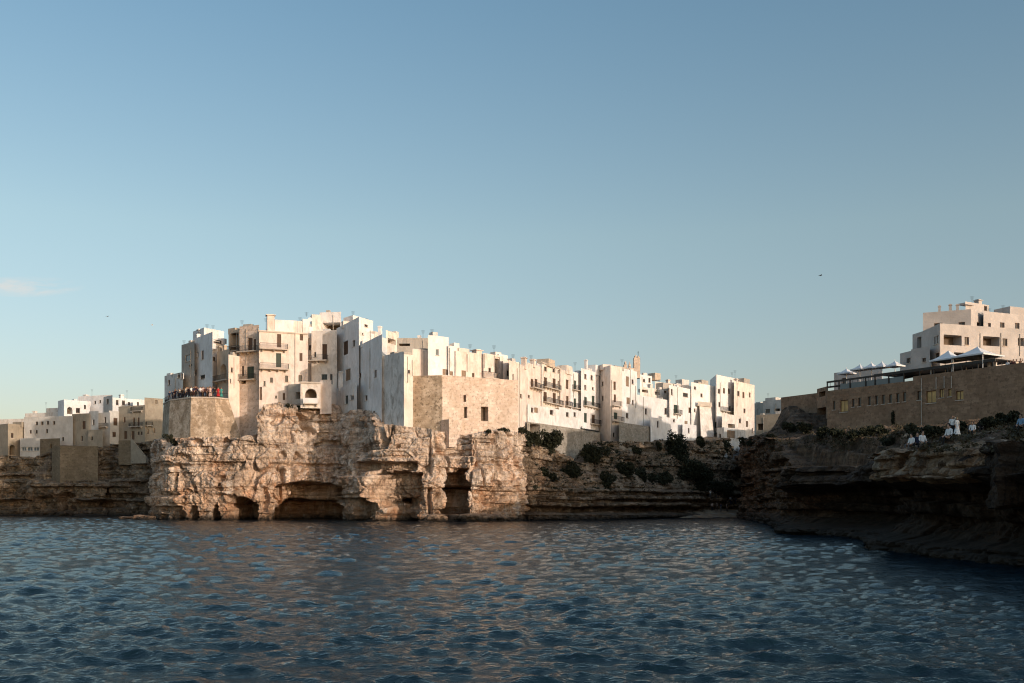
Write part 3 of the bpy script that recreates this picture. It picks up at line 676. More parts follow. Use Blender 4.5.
# pebble beach at the head of the cove
def beach():
    n, m = 60, 40
    u = np.linspace(0, 1, n)[None, :]; v = np.linspace(0, 1, m)[:, None]
    x0, y0 = xy(640, 250); x1, y1 = xy(744, 270); xb, yb = xy(690, 292); xc, yc = xy(760, 318)
    X = (x0 + (x1 - x0) * u) * (1 - v) + (xb + (xc - xb) * u) * v; Yv = (y0 + (y1 - y0) * u) * (1 - v) + (yb + (yc - yb) * u) * v
    Z = -0.9 + 3.4 * v ** 0.9 + 0.25 * fbm(X * 0.4, Yv * 0.4, 0.3, 4, 19) + 0 * u
    o = grid_mesh('beach', np.stack([X, Yv, Z], 2), M['pebble'], smooth=True); tag(o, kind='structure')
beach()
def ravine():
    n, m = 160, 90
    u = np.linspace(0, 1, n)[None, :]; v = np.linspace(0, 1, m)[:, None]
    x0, y0 = xy(700, 326); x1, y1 = xy(768, 346); xb, yb = xy(690, 372); xc, yc = xy(800, 400)
    X = (x0 + (x1 - x0) * u) * (1 - v) + (xb + (xc - xb) * u) * v; Yv = (y0 + (y1 - y0) * u) * (1 - v) + (yb + (yc - yb) * u) * v
    Z = 1.5 + 19 * v ** 0.75 + 1.2 * fbm(X * 0.22, Yv * 0.22, 0.3, 5, 29) + 0 * u
    st = 0.9; fr = Z / st - np.floor(Z / st); Z = (np.floor(Z / st) + sstep(0.5, 1, fr)) * st * .6 + Z * .4
    o = grid_mesh('hillside', np.stack([X, Yv, Z], 2), M['rock_bay'], smooth=False); tag(o, kind='structure')
ravine()

# low rocks awash at the foot of the left corner of the cliff
def boulder(x, y, z, r, seed, mat, name='shore_rock'):
    bm = bmesh.new(); bmesh.ops.create_icosphere(bm, subdivisions=4, radius=1.0)
    c = np.array([v.co[:] for v in bm.verts]); n = 1 + 0.35 * fbm(c[:, 0] * 1.2 + seed, c[:, 1] * 1.2, c[:, 2] * 1.2, 4, seed)
    c = c * n[:, None] * np.array(r)
    c[:, 2] = np.where(c[:, 2] > r[2] * 0.55, r[2] * 0.55 + (c[:, 2] - r[2] * .55) * .3, c[:, 2])
    for v, p in zip(bm.verts, c): v.co = p
    me = bpy.data.meshes.new(name); bm.to_mesh(me); bm.free(); me.materials.append(mat)
    o = bpy.data.objects.new(name, me); COL.objects.link(o); o.location = (x, y, z); return o
for i, (px, d, r, lab) in enumerate([(131, 243, (2.0, 1.2, 0.75), 'leftmost low brown rock awash at the foot of the sunlit cliff'), (140, 238, (1.5, 1.0, 1.15), 'middle low brown rock awash left of the sunlit cliff corner'),
                                     (148, 234, (1.3, 1.0, 0.95), 'low brown rock touching the left corner of the sunlit cliff at water level')]):
    x, y = xy(px, d); o = boulder(x, y, 0.05, r, 31 + i, M['rock_sun']); tag(o, lab, 'rock', 'low rocks awash at the cliff corner')

# ------------------------------------------------------------------ sea
def sea():
    r = np.random.default_rng(3)
    ys = [9.0]
    while ys[-1] < 300:
        y = ys[-1]; ys.append(y + max(0.055, min(0.42, 0.00028 * y * y)))
    y0 = ys[-1]; k = 0
    while ys[-1] < 9000: k += 1; ys.append(ys[-1] * 1.12)
    Yd = np.array(ys)
    t = np.concatenate([-np.tan(np.linspace(R(86), R(33), 50)), np.linspace(-0.64, 0.64, 780), np.tan(np.linspace(R(33), R(86), 50))])
    X = Yd[:, None] * t[None, :]; Y = Yd[:, None] + 0 * X
    spx = np.gradient(t)[None, :] * Yd[:, None]; spy = np.gradient(Yd)[:, None]
    sp = np.maximum(np.abs(spx), spy * 0.6)
    Z = np.zeros_like(X); DX = np.zeros_like(X); DY = np.zeros_like(X)
    main = R(263)
    for lam in np.geomspace(0.30, 8.0, 76):
        th = main + r.normal(0, 0.52 if lam < 3 else 0.35); ph = r.uniform(0, 2 * math.pi); kk = 2 * math.pi / lam
        amp = 0.0112 * lam ** 0.75 * r.uniform(0.6, 1.3) if lam < 1.5 else 0.0130 * (1.5 / lam) ** 0.75 * r.uniform(.5, 1.2)
        lod = np.clip((lam / sp - 2.2) / 2.0, 0, 1)
        cx, cy = math.cos(th), math.sin(th)
        a = kk * (X * cx + Y * cy) + ph + 0.6 * np.sin(0.13 * X + ph) + 0.5 * np.sin(0.09 * Y + 2 * ph)
        s, c = np.sin(a), np.cos(a)
        Z += amp * lod * c; DX -= 0.85 * amp * lod * cx * s; DY -= 0.85 * amp * lod * cy * s
    # gusts: rougher and calmer patches
    g = 0.85 + 0.5 * fbm(X * 0.03, Y * 0.018, 0.5, 3, 55)
    g = np.clip(g, 0.45, 1.4)
    P = np.stack([X + DX * g, Y + DY * g, Z * g], 2)
    m = bpy.data.materials.new('sea_water'); m.use_nodes = True; nt = m.node_tree; nt.nodes.clear(); n = N(nt)
    out = nt.nodes.new('ShaderNodeOutputMaterial')
    w1 = n.noise(n.pos((1.5, 2.4, 1.5)), 1.0, 4, 0.6, 0.6); w2 = n.noise(n.pos((5.5, 8.0, 5.5)), 1.0, 4, 0.65, 0.4)
    h = n.math('ADD', n.math('MULTIPLY', w1, 0.07), n.math('MULTIPLY', w2, 0.035))
    nb = n.bump(h, 1.0, 1.0)
    pn = n.noise(n.pos((0.05, 0.03, 0.05)), 1.0, 3)
    df = n('BsdfDiffuse', {'Color': n.mix(pn, (0.003, 0.012, 0.018), (0.006, 0.019, 0.026)), 'Normal': nb})
    gl = n('BsdfGlossy', {'Color': (0.63, 0.65, 0.64, 1), 'Roughness': 0.07, 'Normal': nb})
    fz = n('Fresnel', {'IOR': 1.333, 'Normal': nb})
    mx = n('MixShader', {0: fz.outputs[0], 1: df.outputs[0], 2: gl.outputs[0]})
    lk(nt, mx.outputs[0], out.inputs[0])
    o = grid_mesh('sea', P, m, smooth=True, flip=False); tag(o, kind='structure')
sea()
# ------------------------------------------------------------------ viewing terrace tower at the left end of the headland
def prism(mb, top, bot, zt, zb, cap=True, uo=0.0, rows=1):
    n = len(top); acc = uo
    for k in range(n):
        a, b, c, d = bot[k], bot[(k + 1) % n], top[(k + 1) % n], top[k]
        L = math.hypot(b[0] - a[0], b[1] - a[1])
        for j in range(rows):
            f0, f1 = j / rows, (j + 1) / rows
            q = lambda p, t, f: (p[0] + (t[0] - p[0]) * f, p[1] + (t[1] - p[1]) * f, zb + (zt - zb) * f)
            mb.quad(q(a, d, f0), q(b, c, f0), q(b, c, f1), q(a, d, f1), [(acc, zb + (zt - zb) * f0), (acc + L, zb + (zt - zb) * f0), (acc + L, zb + (zt - zb) * f1), (acc, zb + (zt - zb) * f1)])
        acc += L
    if cap: mb.poly([(p[0], p[1], zt) for p in top])

TT = [xy(*p) for p in [(163.5, 247), (170, 238.5), (191, 232.5), (215, 233), (228.5, 236), (229, 250), (170, 260)]]
TB = [xy(*p) for p in [(161, 247), (167.5, 237), (190, 230.2), (217, 230.5), (246, 235), (246, 250), (168, 260)]]
ZT, ZB = zat(396.0, 228), zat(450, 228)
cx, cy = sum(p[0] for p in TT) / 7, sum(p[1] for p in TT) / 7
tower = thing('terrace_tower', 'round battered stone bastion with a viewing terrace on top, mossy on its left side', 'bastion', (cx, cy, ZB))
t = MB(); prism(t, TT, TB, ZT, ZB); t.build('wall', M['towerstone'], tower)
def rim_of(P, k): return [(cx + (p[0] - cx) * k, cy + (p[1] - cy) * k) for p in P]
t = MB(); prism(t, rim_of(TT, 1.02), rim_of(TT, 1.02), ZT + 0.22, ZT + .003, uo=3); t.build('coping', M['slab'], tower)
rl = MB()
for a, b in zip(TT[:5], TT[1:5]):
    a, b = Vector((*a, ZT + .222)), Vector((*b, ZT + .222))
    rl.tube(a + Vector((0, 0, .8)), b + Vector((0, 0, .8)), .03, None, 6)
    k = int((b - a).length / 0.35)
    for j in range(k): p = a.lerp(b, j / k); rl.tube(p, p + Vector((0, 0, .8)), .014, None, 4)
rl.build('railing', M['iron'], tower)
TERR_Z = ZT + 0.222

G1, G2, G3, G4 = 'old town houses on the headland', 'tall houses above the cove', 'houses on the far left shore', 'buildings on the right headland'
# ------------------------------------------------------------------ old town: left group behind the terrace
house('stone_house', 'grey stone house with a white-framed window at the far left behind the viewing terrace', [(181.5, 256), (194.5, 250)], 345, 392, 9, 'grey',
      [(185, 355, 190, 361.5, 'W'), (189, 364.5, 192, 367, 'w')], group=G1, extras=[('antenna', 184, 340)])
house('low_house', 'low sloping white annexe at the left end behind the crowd on the terrace', [(164.5, 258), (183, 250)], 376, 400, 8, 'dirty', [(177.5, 372, 180, 378, 'w'), (181, 373, 184, 379, 'w'), (168, 380, 170, 385, 'w')], group=G1, parapet=0.3)
house('white_house', 'blue-shaded white house with one slim window beside the stone house', [(194.5, 253), (212.5, 243)], 338.5, 398, 10, 'white2',
      [(201.3, 350.5, 203.6, 359.5, 'w'), (197, 352, 198.4, 357, 'w'), (192.5, 370, 196.5, 376, 'd'), (200, 375, 205, 379, 'b')], group=G1, extras=[('antenna', 207, 324), ('chimney', 198, 334, 2.0, .6)])
house('white_house', 'sunlit white rooftop house stepping up behind the blue-shaded house', [(193, 268), (204, 262), (224, 268)], 331.5, 360, 9, 'white2',
      [(214, 339, 216, 344, 'w'), (218, 338.5, 220.5, 343.5, 'w')], group=G1, extras=[('chimney', 200, 329, 1, .8), ('chimney', 210, 329.5, 1, .5), ('antenna', 213, 325)])
house('white_house', 'small bright white house block with a dark terrace beside the brown arch', [(211.5, 247), (225, 251)], 337.5, 398, 8, 'white2',
      [(213.5, 340, 222, 343.5, 'w'), (213, 349, 217, 353.5, 'o', 1.0), (213, 357, 215.5, 361, 'w')], group=G1)
house('arched_house', 'brown-grey house with a tall arched loggia at the right end of the crowd terrace', [(217, 245), (229.5, 240)], 352, 400, 9, 'tan',
      [(220, 364, 226.5, 380.5, 'a', 1.6), (213.5, 369, 217.5, 374, 'b')], [(216, 230, 381.5, .9)], group=G1, parapet=0.4, extras=[('chimney', 220, 346, 1.5, .6), ('chimney', 225, 345, 1.5, .5)])
house('veranda_house', 'narrow house with a covered roof veranda between arched house and tall tan house', [(228.5, 246), (240.5, 243)], 331, 372, 8, 'tan',
      [(230, 333, 238.5, 346, 'o', 2.2), (230, 346.8, 238.5, 354, 'o', 1.6)], [(229, 240, 352, .7)], group=G1, extras=[('hut', 234, 328, .6, 2.0, 1.6)])
house('narrow_house', 'slim sunlit pale tower house with one small window right of the arched loggia', [(228.5, 237), (239.5, 240)], 354.5, 446, 8, 'pink',
      [(231, 367.5, 233, 372.5, 'w'), (230, 379, 231.2, 383, 'w')], group=G1)
house('tall_house', 'tall tan house with two railed balconies facing the terrace', [(239.5, 240.5), (259, 238.2)], 326.5, 446, 10, 'stone',
      [(248, 338, 252.5, 350, 'd'), (253.5, 339, 256, 350, 'd'), (241.5, 366, 244, 376, 'w'), (247, 366.5, 254, 379, 'g'), (241, 380, 246, 384, 'o', .8)], [(239.8, 258.6, 352.5, 1.0), (240, 256, 380.5, .8)], group=G1,
      extras=[('antenna', 242, 320), ('pipe', 258.3, 328, 0, 400)])
house('tall_house', 'broad sunlit four-storey house with two stacked stone balconies on the cliff edge', [(259, 236), (308, 240)], 330, 446, 11, 'pink',
      [(277, 334, 281.2, 347.2, 's'), (299.8, 332.3, 303.2, 340.5, 's'), (276, 353.2, 281.2, 367.3, 'g'), (299.5, 353, 302.5, 361, 's'), (270, 377.6, 272.8, 382.6, 'w'), (285, 375.6, 288.2, 382, 'w'),
       (298.5, 375.2, 302, 381.6, 'w'), (282.8, 393, 285.2, 400, 'd'), (263.5, 381, 265.5, 386, 'w'), (275, 395.5, 277, 398.5, 'w'), (259.5, 387, 262, 400, 'd')],
      [(259.3, 287, 350.2, 1.1), (259.3, 288, 370, 1.1)], group=G1, cornice=True,
      extras=[('chimney', 270.5, 314.5, 1.6, 1.2), ('hut', 281, 320, 1.8, 3.2, 3, 'white2'), ('hut', 292, 320.5, 2.0, 2.6, 2.6, 'cream'), ('antenna', 300, 317), ('antenna', 266, 318), ('hut', 304, 319, 2.4, 1.2, 2, 'white'), ('pipe', 295, 332, 0, 392)])
house('white_house', 'narrow white house with rooftop wall beside the tall sunlit house', [(306.5, 244), (313, 244.5)], 326.5, 404, 9, 'white2', [(309, 345, 311, 350, 'w')], group=G1, extras=[('dish', 310, 320, 1), ('hut', 314.5, 314.5, 2.2, 1.6, 2, 'cream')])
house('white_house', 'cream white house with a single shuttered door opening to a stone balcony', [(311.5, 242), (337, 241)], 331, 412, 10, 'cream',
      [(322.2, 344, 327, 361, 's'), (321.5, 374.3, 327.2, 379.8, 'b'), (314, 352, 316, 357, 'w'), (330, 374, 332.5, 384, 'w')], [(306.5, 328.5, 361.5, 1.0)], group=G1)
house('roof_house', 'white rooftop house with a long dark roof terrace under a brown beam', [(319.5, 251), (341, 250)], 312.5, 334, 8, 'white2',
      [(322.5, 322.5, 340.5, 330.2, 'o', 3.0)], group=G1, extras=[('antenna', 306.5, 312, 0.5)])
house('arched_house', 'small white house with an arched doorway and a white balcony over the cliff cave', [(300.5, 231), (320.5, 232)], 381.5, 408, 6, 'cream',
      [(305.2, 388.5, 316.8, 401.5, 'a', 1.8)], [(303, 317.5, 404.5, .8, 'white2')], group=G1, cornice=True)
house('low_house', 'low grey plastered shed wedged below the tall house, left of the white arch', [(288, 237), (301, 235)], 384.5, 406, 5, 'grey', [(295.5, 392, 300, 399, 'o', 1.0)], group=G1)
house('low_house', 'small tan block to the right of the white arched doorway', [(320, 233), (331.5, 232)], 380.5, 414, 4, 'pink', group=G1)
# shaded corner
house('tall_house', 'tall blue-shaded white house with a large dark shuttered window', [(336.5, 247), (359, 231.5)], 328.5, 424, 9, 'white2',
      [(343.4, 341.2, 348, 354.8, 's'), (352.6, 340.2, 355, 346.6, 'w'), (345.5, 369, 350.5, 380.5, 'S'), (338, 373, 339.2, 378, 'w')], group=G1, extras=[('pipe', 337.5, 350, 0, 388)])
house('low_house', 'small white lean-to with a round chimney at the foot of the blue-shaded house', [(337, 240), (357, 228)], 388.5, 422, 4, 'white', [(345, 395.5, 348, 404, 'b'), (350, 394.5, 354, 400, 'W')], group=G1,
      extras=[('chimney', 340.5, 371.5, .8, .7), ('chimney', 353.5, 394, .5, .4)])
house('roof_house', 'white rooftop cabin with three small windows on the topmost terrace', [(343.5, 254), (353, 250), (373, 258)], 318, 334, 8, 'white2',
      [(346.8, 322.5, 350, 328, 'w'), (355, 322.5, 357.5, 326.5, 'w'), (364.5, 324.5, 368, 327, 'w')], group=G1, extras=[('antenna', 353, 311), ('antenna', 366, 318)])
house('white_house', 'plain bright white sunlit house rising behind the blue-shaded facades', [(357, 246), (387, 262)], 328, 372, 8, 'white2', [(362, 333, 363.5, 335, 'w')], group=G1, extras=[('chimney', 380, 326, 1.5, .6)])
house('roof_house', 'small beige rooftop house with a hooded recess at the end of the white wall', [(386, 262), (398.5, 268)], 330, 360, 7, 'cream', [(388, 339, 396, 344, 'o', 1.4)], group=G1)
house('white_house', 'blue-grey white house in shade stepping down the corner with three tiny windows', [(359, 233), (382, 217.5)], 345.5, 430, 8, 'white2',
      [(359.3, 373, 361.2, 378, 'w'), (374.4, 370, 376.6, 377, 'w'), (365, 395.3, 367.4, 400.5, 'w'), (372.5, 411, 375, 415.5, 'w')], group=G1)
house('stone_house', 'blind weathered grey-white wall house at the shaded corner beside the bastion', [(381.8, 218.5), (404, 212)], 356, 430, 8, 'dirty', group=G1)
house('grey_house', 'grey sunless rooftop house behind the shaded corner wall', [(397, 246), (430, 246)], 338, 372, 8, 'grey', [(399, 343.5, 410, 346, 'o', 1.2)], group=G1, extras=[('antenna', 423, 330)])
# bastion block and houses on it
house('narrow_house', 'narrow sunlit strip house between the shaded corner and the rubble bastion', [(403.8, 213.5), (413, 215)], 354, 432, 8, 'pink', [(408, 370, 410, 373.5, 'w')], group=G1, extras=[('pipe', 412.2, 360, 0, 376)])
house('pink_house', 'windowless pinkish house next to the bright white tower house', [(412.5, 221), (429, 223.5)], 348.5, 384, 8, 'pink', group=G1)
house('white_house', 'bright white tower house with one window standing above the bastion wall', [(428, 220.5), (448.5, 223.5)], 335, 386, 8, 'white2', [(435.8, 349, 438.8, 355.2, 'W'), (442.6, 369, 445.8, 375, 'S'), (446, 369.5, 448.3, 375, 'S')], group=G1, extras=[('antenna', 432, 329)])
house('white_house', 'lower white block attached to the right of the bright white tower house', [(448.3, 222.8), (456, 224)], 345.5, 386, 7, 'white2', [(449.5, 371.3, 453, 375.5, 'S')], group=G1)
house('pink_house', 'pinkish house with two small brown windows above the bastion', [(455.5, 223.5), (484, 229)], 350.5, 392, 8, 'pink',
      [(461.5, 370.5, 466, 377, 'S'), (472, 373, 474.5, 379, 's')], group=G1, extras=[('hut', 459, 348, 1.5, 1.8, 2), ('chimney', 477, 349.5, 1, 1.2), ('pipe', 467, 354, 0, 372), ('antenna', 470, 344)])
house('pink_house', 'pinkish house with a tall recessed niche and a hooded door above the bastion', [(483.5, 228), (503.5, 233)], 353, 392, 8, 'pink',
      [(495, 357, 500, 373, 'o', .9), (488.5, 368, 491, 372, 'w')], [(481.8, 497, 379, .8)], group=G1, extras=[('antenna', 494, 345), ('pipe', 484.2, 354, 0, 368), ('hut', 499, 354.5, 1.2, 2.2, 2, 'white')])
house('pink_house', 'plain pinkish house with a single window at the right end above the bastion', [(503, 230.5), (519, 235)], 359.5, 394, 8, 'pink', [(506.8, 370.5, 509.2, 376, 'w'), (513.5, 374, 515, 380, 'w')], group=G1, extras=[('pipe', 517.4, 366, 0, 392)])
house('bastion_house', 'massive rubble stone bastion with a sharp corner and three small openings', [(410.5, 217.5), (442.3, 216.0), (518, 225)], 376, 444, 12, 'stone',
      [(463.5, 395, 466.2, 402, 'o', .8), (464, 407, 467.3, 418, 'o', .6), (481, 406.7, 488.3, 421, 'o', 1.2)], group=G1, cat='bastion', parapet=.2, segmat={0: 'rubble'})
house('stone_buttress', 'small stone turret buttress at the foot of the bastion corner', [(438, 217.0), (449, 213.6), (462.5, 216.8)], 420.5, 448, 4, 'stone', group=G1, cat='buttress', parapet=.1)

# ------------------------------------------------------------------ right row above the cove
house('pink_house', 'plain pinkish house with two drain pipes where the bastion meets the row of tall houses', [(509, 228), (528, 240)], 360, 436, 9, 'pink',
      [(512.5, 374, 514, 381, 'w'), (520, 394, 522, 398, 'w')], group=G2, extras=[('pipe', 517, 368, 0, 425), ('pipe', 519, 366, 0, 430), ('chimney', 524, 357, 1.2, .8), ('antenna', 513, 354)])
house('balcony_house', 'white house with twin slim windows above a bracketed balcony', [(527.5, 240.5), (542, 249)], 362.5, 412, 9, 'pink',
      [(530.8, 379, 533.5, 387.8, 's'), (534.8, 379, 537.5, 387.8, 's'), (527.8, 395, 530, 398, 'w')], [(529.5, 540, 389.3, 1.0)], group=G2, extras=[('antenna', 531, 355), ('chimney', 533, 359, 1, .8)])
house('low_house', 'stepped white terrace block with a brown double window under the balcony house', [(527.5, 238.8), (559, 252.5)], 404, 422, 6, 'white',
      [(531, 407.6, 533.4, 412.6, 'w'), (534.2, 407.6, 538, 412.8, 'S'), (549.8, 410, 553.3, 414.8, 'w')], group=G2, parapet=.3)
house('tan_house', 'cream four-storey house with three rows of tall shuttered windows', [(541.5, 248), (560.5, 259.5)], 361.5, 424, 9, 'cream',
      [(544.2, 366.8, 547, 371.2, 'w'), (552.6, 368, 555.2, 372.4, 'w'), (557.6, 370, 559.2, 373, 'w'), (544, 377.4, 547.2, 388.3, 's'), (552.6, 378.6, 555.8, 389.4, 's'), (557.6, 381, 559.2, 385, 'w'),
       (543.5, 392, 547, 403, 's'), (552.8, 393, 556, 404, 's'), (557.5, 396, 559.2, 400, 'w')], [(543, 558.5, 389.4, .7), (543, 561, 404.6, .7)], group=G2, cornice=True, extras=[('hut', 546, 359, 1.6, 3.0, 2.4, 'tan'), ('pipe', 560, 366, 0, 404)])
house('pink_house', 'narrow pink house with one tall window on each of two floors', [(560.3, 258.5), (570.5, 265)], 369, 424, 9, 'pink',
      [(566, 379.8, 568.5, 389, 's'), (566.2, 396, 568.6, 406.8, 's')], [(564.8, 570, 407, .6)], group=G2, extras=[('hut', 565, 365.5, 2, 3.0, 2, 'cream')])
house('white_house', 'narrow bright white house with shallow balconies left of the four-window house', [(570.3, 264.5), (581.5, 270)], 371, 424, 9, 'white2',
      [(573.8, 380.5, 576.3, 390, 'g'), (573.6, 398.5, 576.2, 408.5, 'g')], [(572, 580, 391, .6), (572, 580.5, 409, .6)], group=G2, extras=[('antenna', 575, 362)])
house('low_house', 'blue-shaded white base block with two small square windows', [(559, 255), (582.5, 267.5)], 406.8, 426, 5, 'white', [(566, 412.3, 568.8, 416.8, 'w'), (573.6, 412.3, 576, 416.8, 'w')], group=G2, parapet=.3)
house('white_house', 'tall bright white house with four floors of paired windows beside the tan tower', [(581, 267.5), (599, 278)], 368, 428, 9, 'white2',
      [(584.3, 374, 586.6, 379, 'w'), (590.6, 375.2, 592.8, 380.2, 'w'), (584.3, 385, 586.3, 389.8, 'w'), (592, 387, 593.8, 390, 'w'), (584.2, 397, 587, 406.6, 'g'), (591.8, 395.8, 594.6, 405.6, 'g'),
       (584, 413, 587, 422.6, 'g'), (591.8, 415, 595.4, 424, 'd')], [(583, 598, 407.6, .6), (590, 599, 425, .7)], group=G2, extras=[('chimney', 586, 359.5, 1.2, .5), ('hut', 594, 365, 1.8, 2.6, 2, 'white2')])
house('retaining_wall', 'stained stone retaining wall with a wide garage opening under the row of white houses', [(527, 237.4), (582, 262.5), (600, 274)], 421.5, 462, 6, 'greystone', [(530, 424, 540, 437, 'o', 2.0)], cat='retaining wall', parapet=.1)
house('tower_house', 'tall tan tower house with a sunless left side reaching down the cove cliff', [(598.5, 279), (610.5, 272.3), (622, 276.8)], 368.5, 466, 9, 'pink',
      [(601.5, 381.5, 603.4, 386, 'w'), (601.5, 395.6, 603.4, 401, 'w'), (613.5, 381.5, 615.8, 390, 's'), (613.8, 394.5, 616, 402, 's'), (613, 432.5, 615, 437, 'w'), (613.8, 412.5, 617.5, 419, 'g')],
      [(611.5, 620, 406.5, .6), (611.5, 621, 422, .9)], group=G2, extras=[('hut', 605, 364.5, 1.2, 2.4, 2, 'pink'), ('pipe', 611.3, 380, 0, 464), ('hut', 616, 366, 2.2, 3.4, 2, 'grey')])
house('white_house', 'white house with pink shutters in front of the ruined belfry', [(619.5, 277), (637, 285.5)], 367.5, 428, 9, 'white2',
      [(626, 376.5, 629, 386.5, 'S'), (631.6, 379.5, 633.6, 384, 'w'), (626.5, 397.5, 630, 404, 'S'), (632, 400, 633.6, 404.6, 'w'), (626, 413, 628.4, 418, 'w')], group=G2, extras=[('antenna', 622, 359), ('pipe', 635.4, 386, 0, 408)])
# ruined belfry behind
def belfry():
    c = xy(632, 305); s = 305 * S / F
    root = thing('belfry', 'ruined pinkish stone belfry gable with broken pinnacles behind the white houses', 'belfry', (*c, zat(375, 305)))
    b = MB(); z = lambda y: zat(y, 305)
    x = lambda px: (px - CX) * s
    for (x0, x1, y0, y1) in ((624, 627.2, 364.5, 378), (627.2, 634, 368, 378), (634, 640.2, 357.5, 378), (625, 626.4, 361.5, 364.5), (635, 636.6, 355.5, 357.5), (637.8, 639.2, 356, 357.5), (629, 631, 366.5, 368)):
        b.obox((x(x0), c[1], z(y1)), (x(x1) - x(x0), 0, 0), (0, 1.6, 0), (0, 0, z(y0) - z(y1)))
    b.build('wall', M['stonepink'], root)
    b = MB(); b.tube((x(638.6), c[1] + .8, z(356)), (x(638.6), c[1] + .8, z(350.5)), .05, None, 6); b.tube((x(638.0), c[1] + .8, z(352.3)), (x(639.2), c[1] + .8, z(352.3)), .04, None, 6); b.build('cross', M['iron'], root)
    for q in (625.7, 635.8, 630): 
        b = MB(); b.tube((x(q), c[1] + .8, z(366)), (x(q), c[1] + .8, z(361 if q < 633 else 354)), .35, .04, 8); b.build('pinnacle', M['stonepink'], root)
belfry()
house('gabled_house', 'small white house with two windows beside the ruined belfry', [(640, 305), (652, 309)], 374.5, 396, 8, 'white2', [(643, 379, 645, 382, 'w'), (648.5, 378, 650.5, 382.5, 'w')], group=G2, extras=[('hut', 655, 373, 2, 2.0, 2, 'tan')])
house('tan_house', 'low cream rooftop house with dark openings behind the long white wall', [(640, 297), (669, 308)], 386.5, 402, 8, 'cream', [(642, 389, 648, 392.5, 'o', 1.), (655, 390, 660, 395, 'o', 1.2), (664, 389, 667, 393, 'w')], group=G2, extras=[('antenna', 659, 379), ('chimney', 650, 384, 1, .8), ('hut', 664, 383, 1.5, 3, 2, 'grey')])
house('cream_house', 'cream rooftop block peeping up behind the long white wall', [(655, 318), (692, 330)], 381.5, 400, 8, 'pink', [(672, 384, 674, 387, 'w')], group=G2, extras=[('chimney', 668, 379.5, 1, .7), ('antenna', 676, 375), ('hut', 683, 379.5, 2, 2.6, 2, 'cream')])
house('white_house', 'long low sunlit white house with a blank wall right of the pink-shuttered house', [(636.5, 286), (669.5, 302)], 394.5, 432, 9, 'white2', [(645, 408.5, 647, 414.5, 'w'), (664.5, 408, 667, 414.5, 'w')], group=G2)
house('white_house', 'sunlit white house with a big balcony window in the middle of the right row', [(669, 300), (691.5, 311)], 385, 434, 9, 'white2',
      [(683, 393, 688, 397, 'w'), (673.8, 405, 678.6, 413.4, 'g'), (671, 389, 672.6, 395, 'w'), (688.5, 407.5, 691, 413, 's'), (684.5, 421, 687.5, 424.5, 'S')], [(673, 680, 414.6, .7)], group=G2, extras=[('pipe', 669.6, 388, 0, 424), ('antenna', 680, 380)])
house('white_house', 'sunlit white house with two plain upper floors above the slanted buttress', [(691.3, 310), (719, 323)], 382, 436, 9, 'white2', [(694, 386.5, 696, 389.5, 'w'), (700.5, 393.5, 702.5, 397, 'w'), (694, 408.5, 695.6, 412, 'w')], group=G2, extras=[('hut', 702, 380, 1.8, 3.0, 2, 'grey')])
house('tall_house', 'tall pale house with a shaded left side near the end of the right row', [(710, 331), (716.5, 317), (737, 328)], 380, 436, 9, 'white2',
      [(718, 389, 720, 393.5, 'w'), (723, 388, 725, 393.5, 's'), (728, 388.5, 730, 394, 's'), (718.5, 402, 720.5, 407, 'w'), (713, 403, 715, 407, 'w'), (714.5, 421.5, 717, 428, 'g'), (729, 406, 731, 411, 'w')], [(720.5, 737, 412.5, .7)], group=G2, extras=[('antenna', 722, 375), ('antenna', 732, 372)])
house('tall_house', 'pale end house with stained base at the right tip of the white row', [(734, 321.5), (754.5, 334)], 380.5, 442, 9, 'pink',
      [(737.5, 391, 739.5, 396, 'w'), (742.5, 392, 744.5, 398, 's'), (749, 392.5, 750.5, 397.5, 's'), (743.5, 408.5, 745.5, 413, 'w'), (745.5, 422.5, 747.6, 427, 's'), (751.5, 428, 753, 433, 'w'), (738, 423, 740, 428, 'w')], group=G2,
      extras=[('hut', 744, 378.5, 1.5, 3.2, 2, 'grey'), ('chimney', 736, 378.5, 1, .7), ('antenna', 735, 370)])
# lower shaded blocks along the foot of the row
house('retaining_wall', 'long grey shaded retaining wall below the blank white house', [(619, 269), (652, 286)], 422, 464, 5, 'greystone', cat='retaining wall', parapet=.1)
house('low_house', 'blue-shaded white block with one slit window above the cove bushes', [(650.5, 284), (660, 289)], 417, 464, 5, 'white2', [(657, 421, 658.6, 427.5, 'w')], group=G2, parapet=.2)
house('low_house', 'blue-shaded stepped white block with a small square window above the cove bushes', [(658.5, 288.5), (683, 301)], 416, 464, 5, 'white2', [(673, 418.5, 675, 422, 'w')], group=G2, parapet=.2)
house('low_house', 'small blue-shaded cube house below the balcony window', [(682.5, 297), (696.5, 304)], 423.5, 464, 5, 'white2', [(688, 428, 689.5, 433, 'w')], group=G2, parapet=.2)
def buttress():
    c = xy(705, 308)
    root = thing('sloped_buttress', 'smooth tan sloping buttress tapering up to a small balcony on the white row', 'buttress', (*c, zat(446, 308)))
    b = MB(); T = [xy(698.5, 318), xy(699.5, 312), xy(711, 315.5), xy(711, 322)]; B = [xy(700, 318), xy(703, 303), xy(717, 309), xy(716, 322)]
    prism(b, T, B, zat(406, 312), zat(464, 306)); b.build('wall', M['cream'], root)
    b = MB(); p = xy(698, 311); q = xy(712, 315)
    b.obox((*p, zat(406, 312) + .003), (q[0] - p[0], q[1] - p[1], 0), (-.8, 1.6, 0), (0, 0, .15)); so = b.build('balcony', M['slab'], root)
    b = MB(); b.obox((*p, zat(406, 312) + .156), (q[0] - p[0], q[1] - p[1], 0), (-.05, .1, 0), (0, 0, .8)); b.build('railing', M['slab'], so)
buttress()
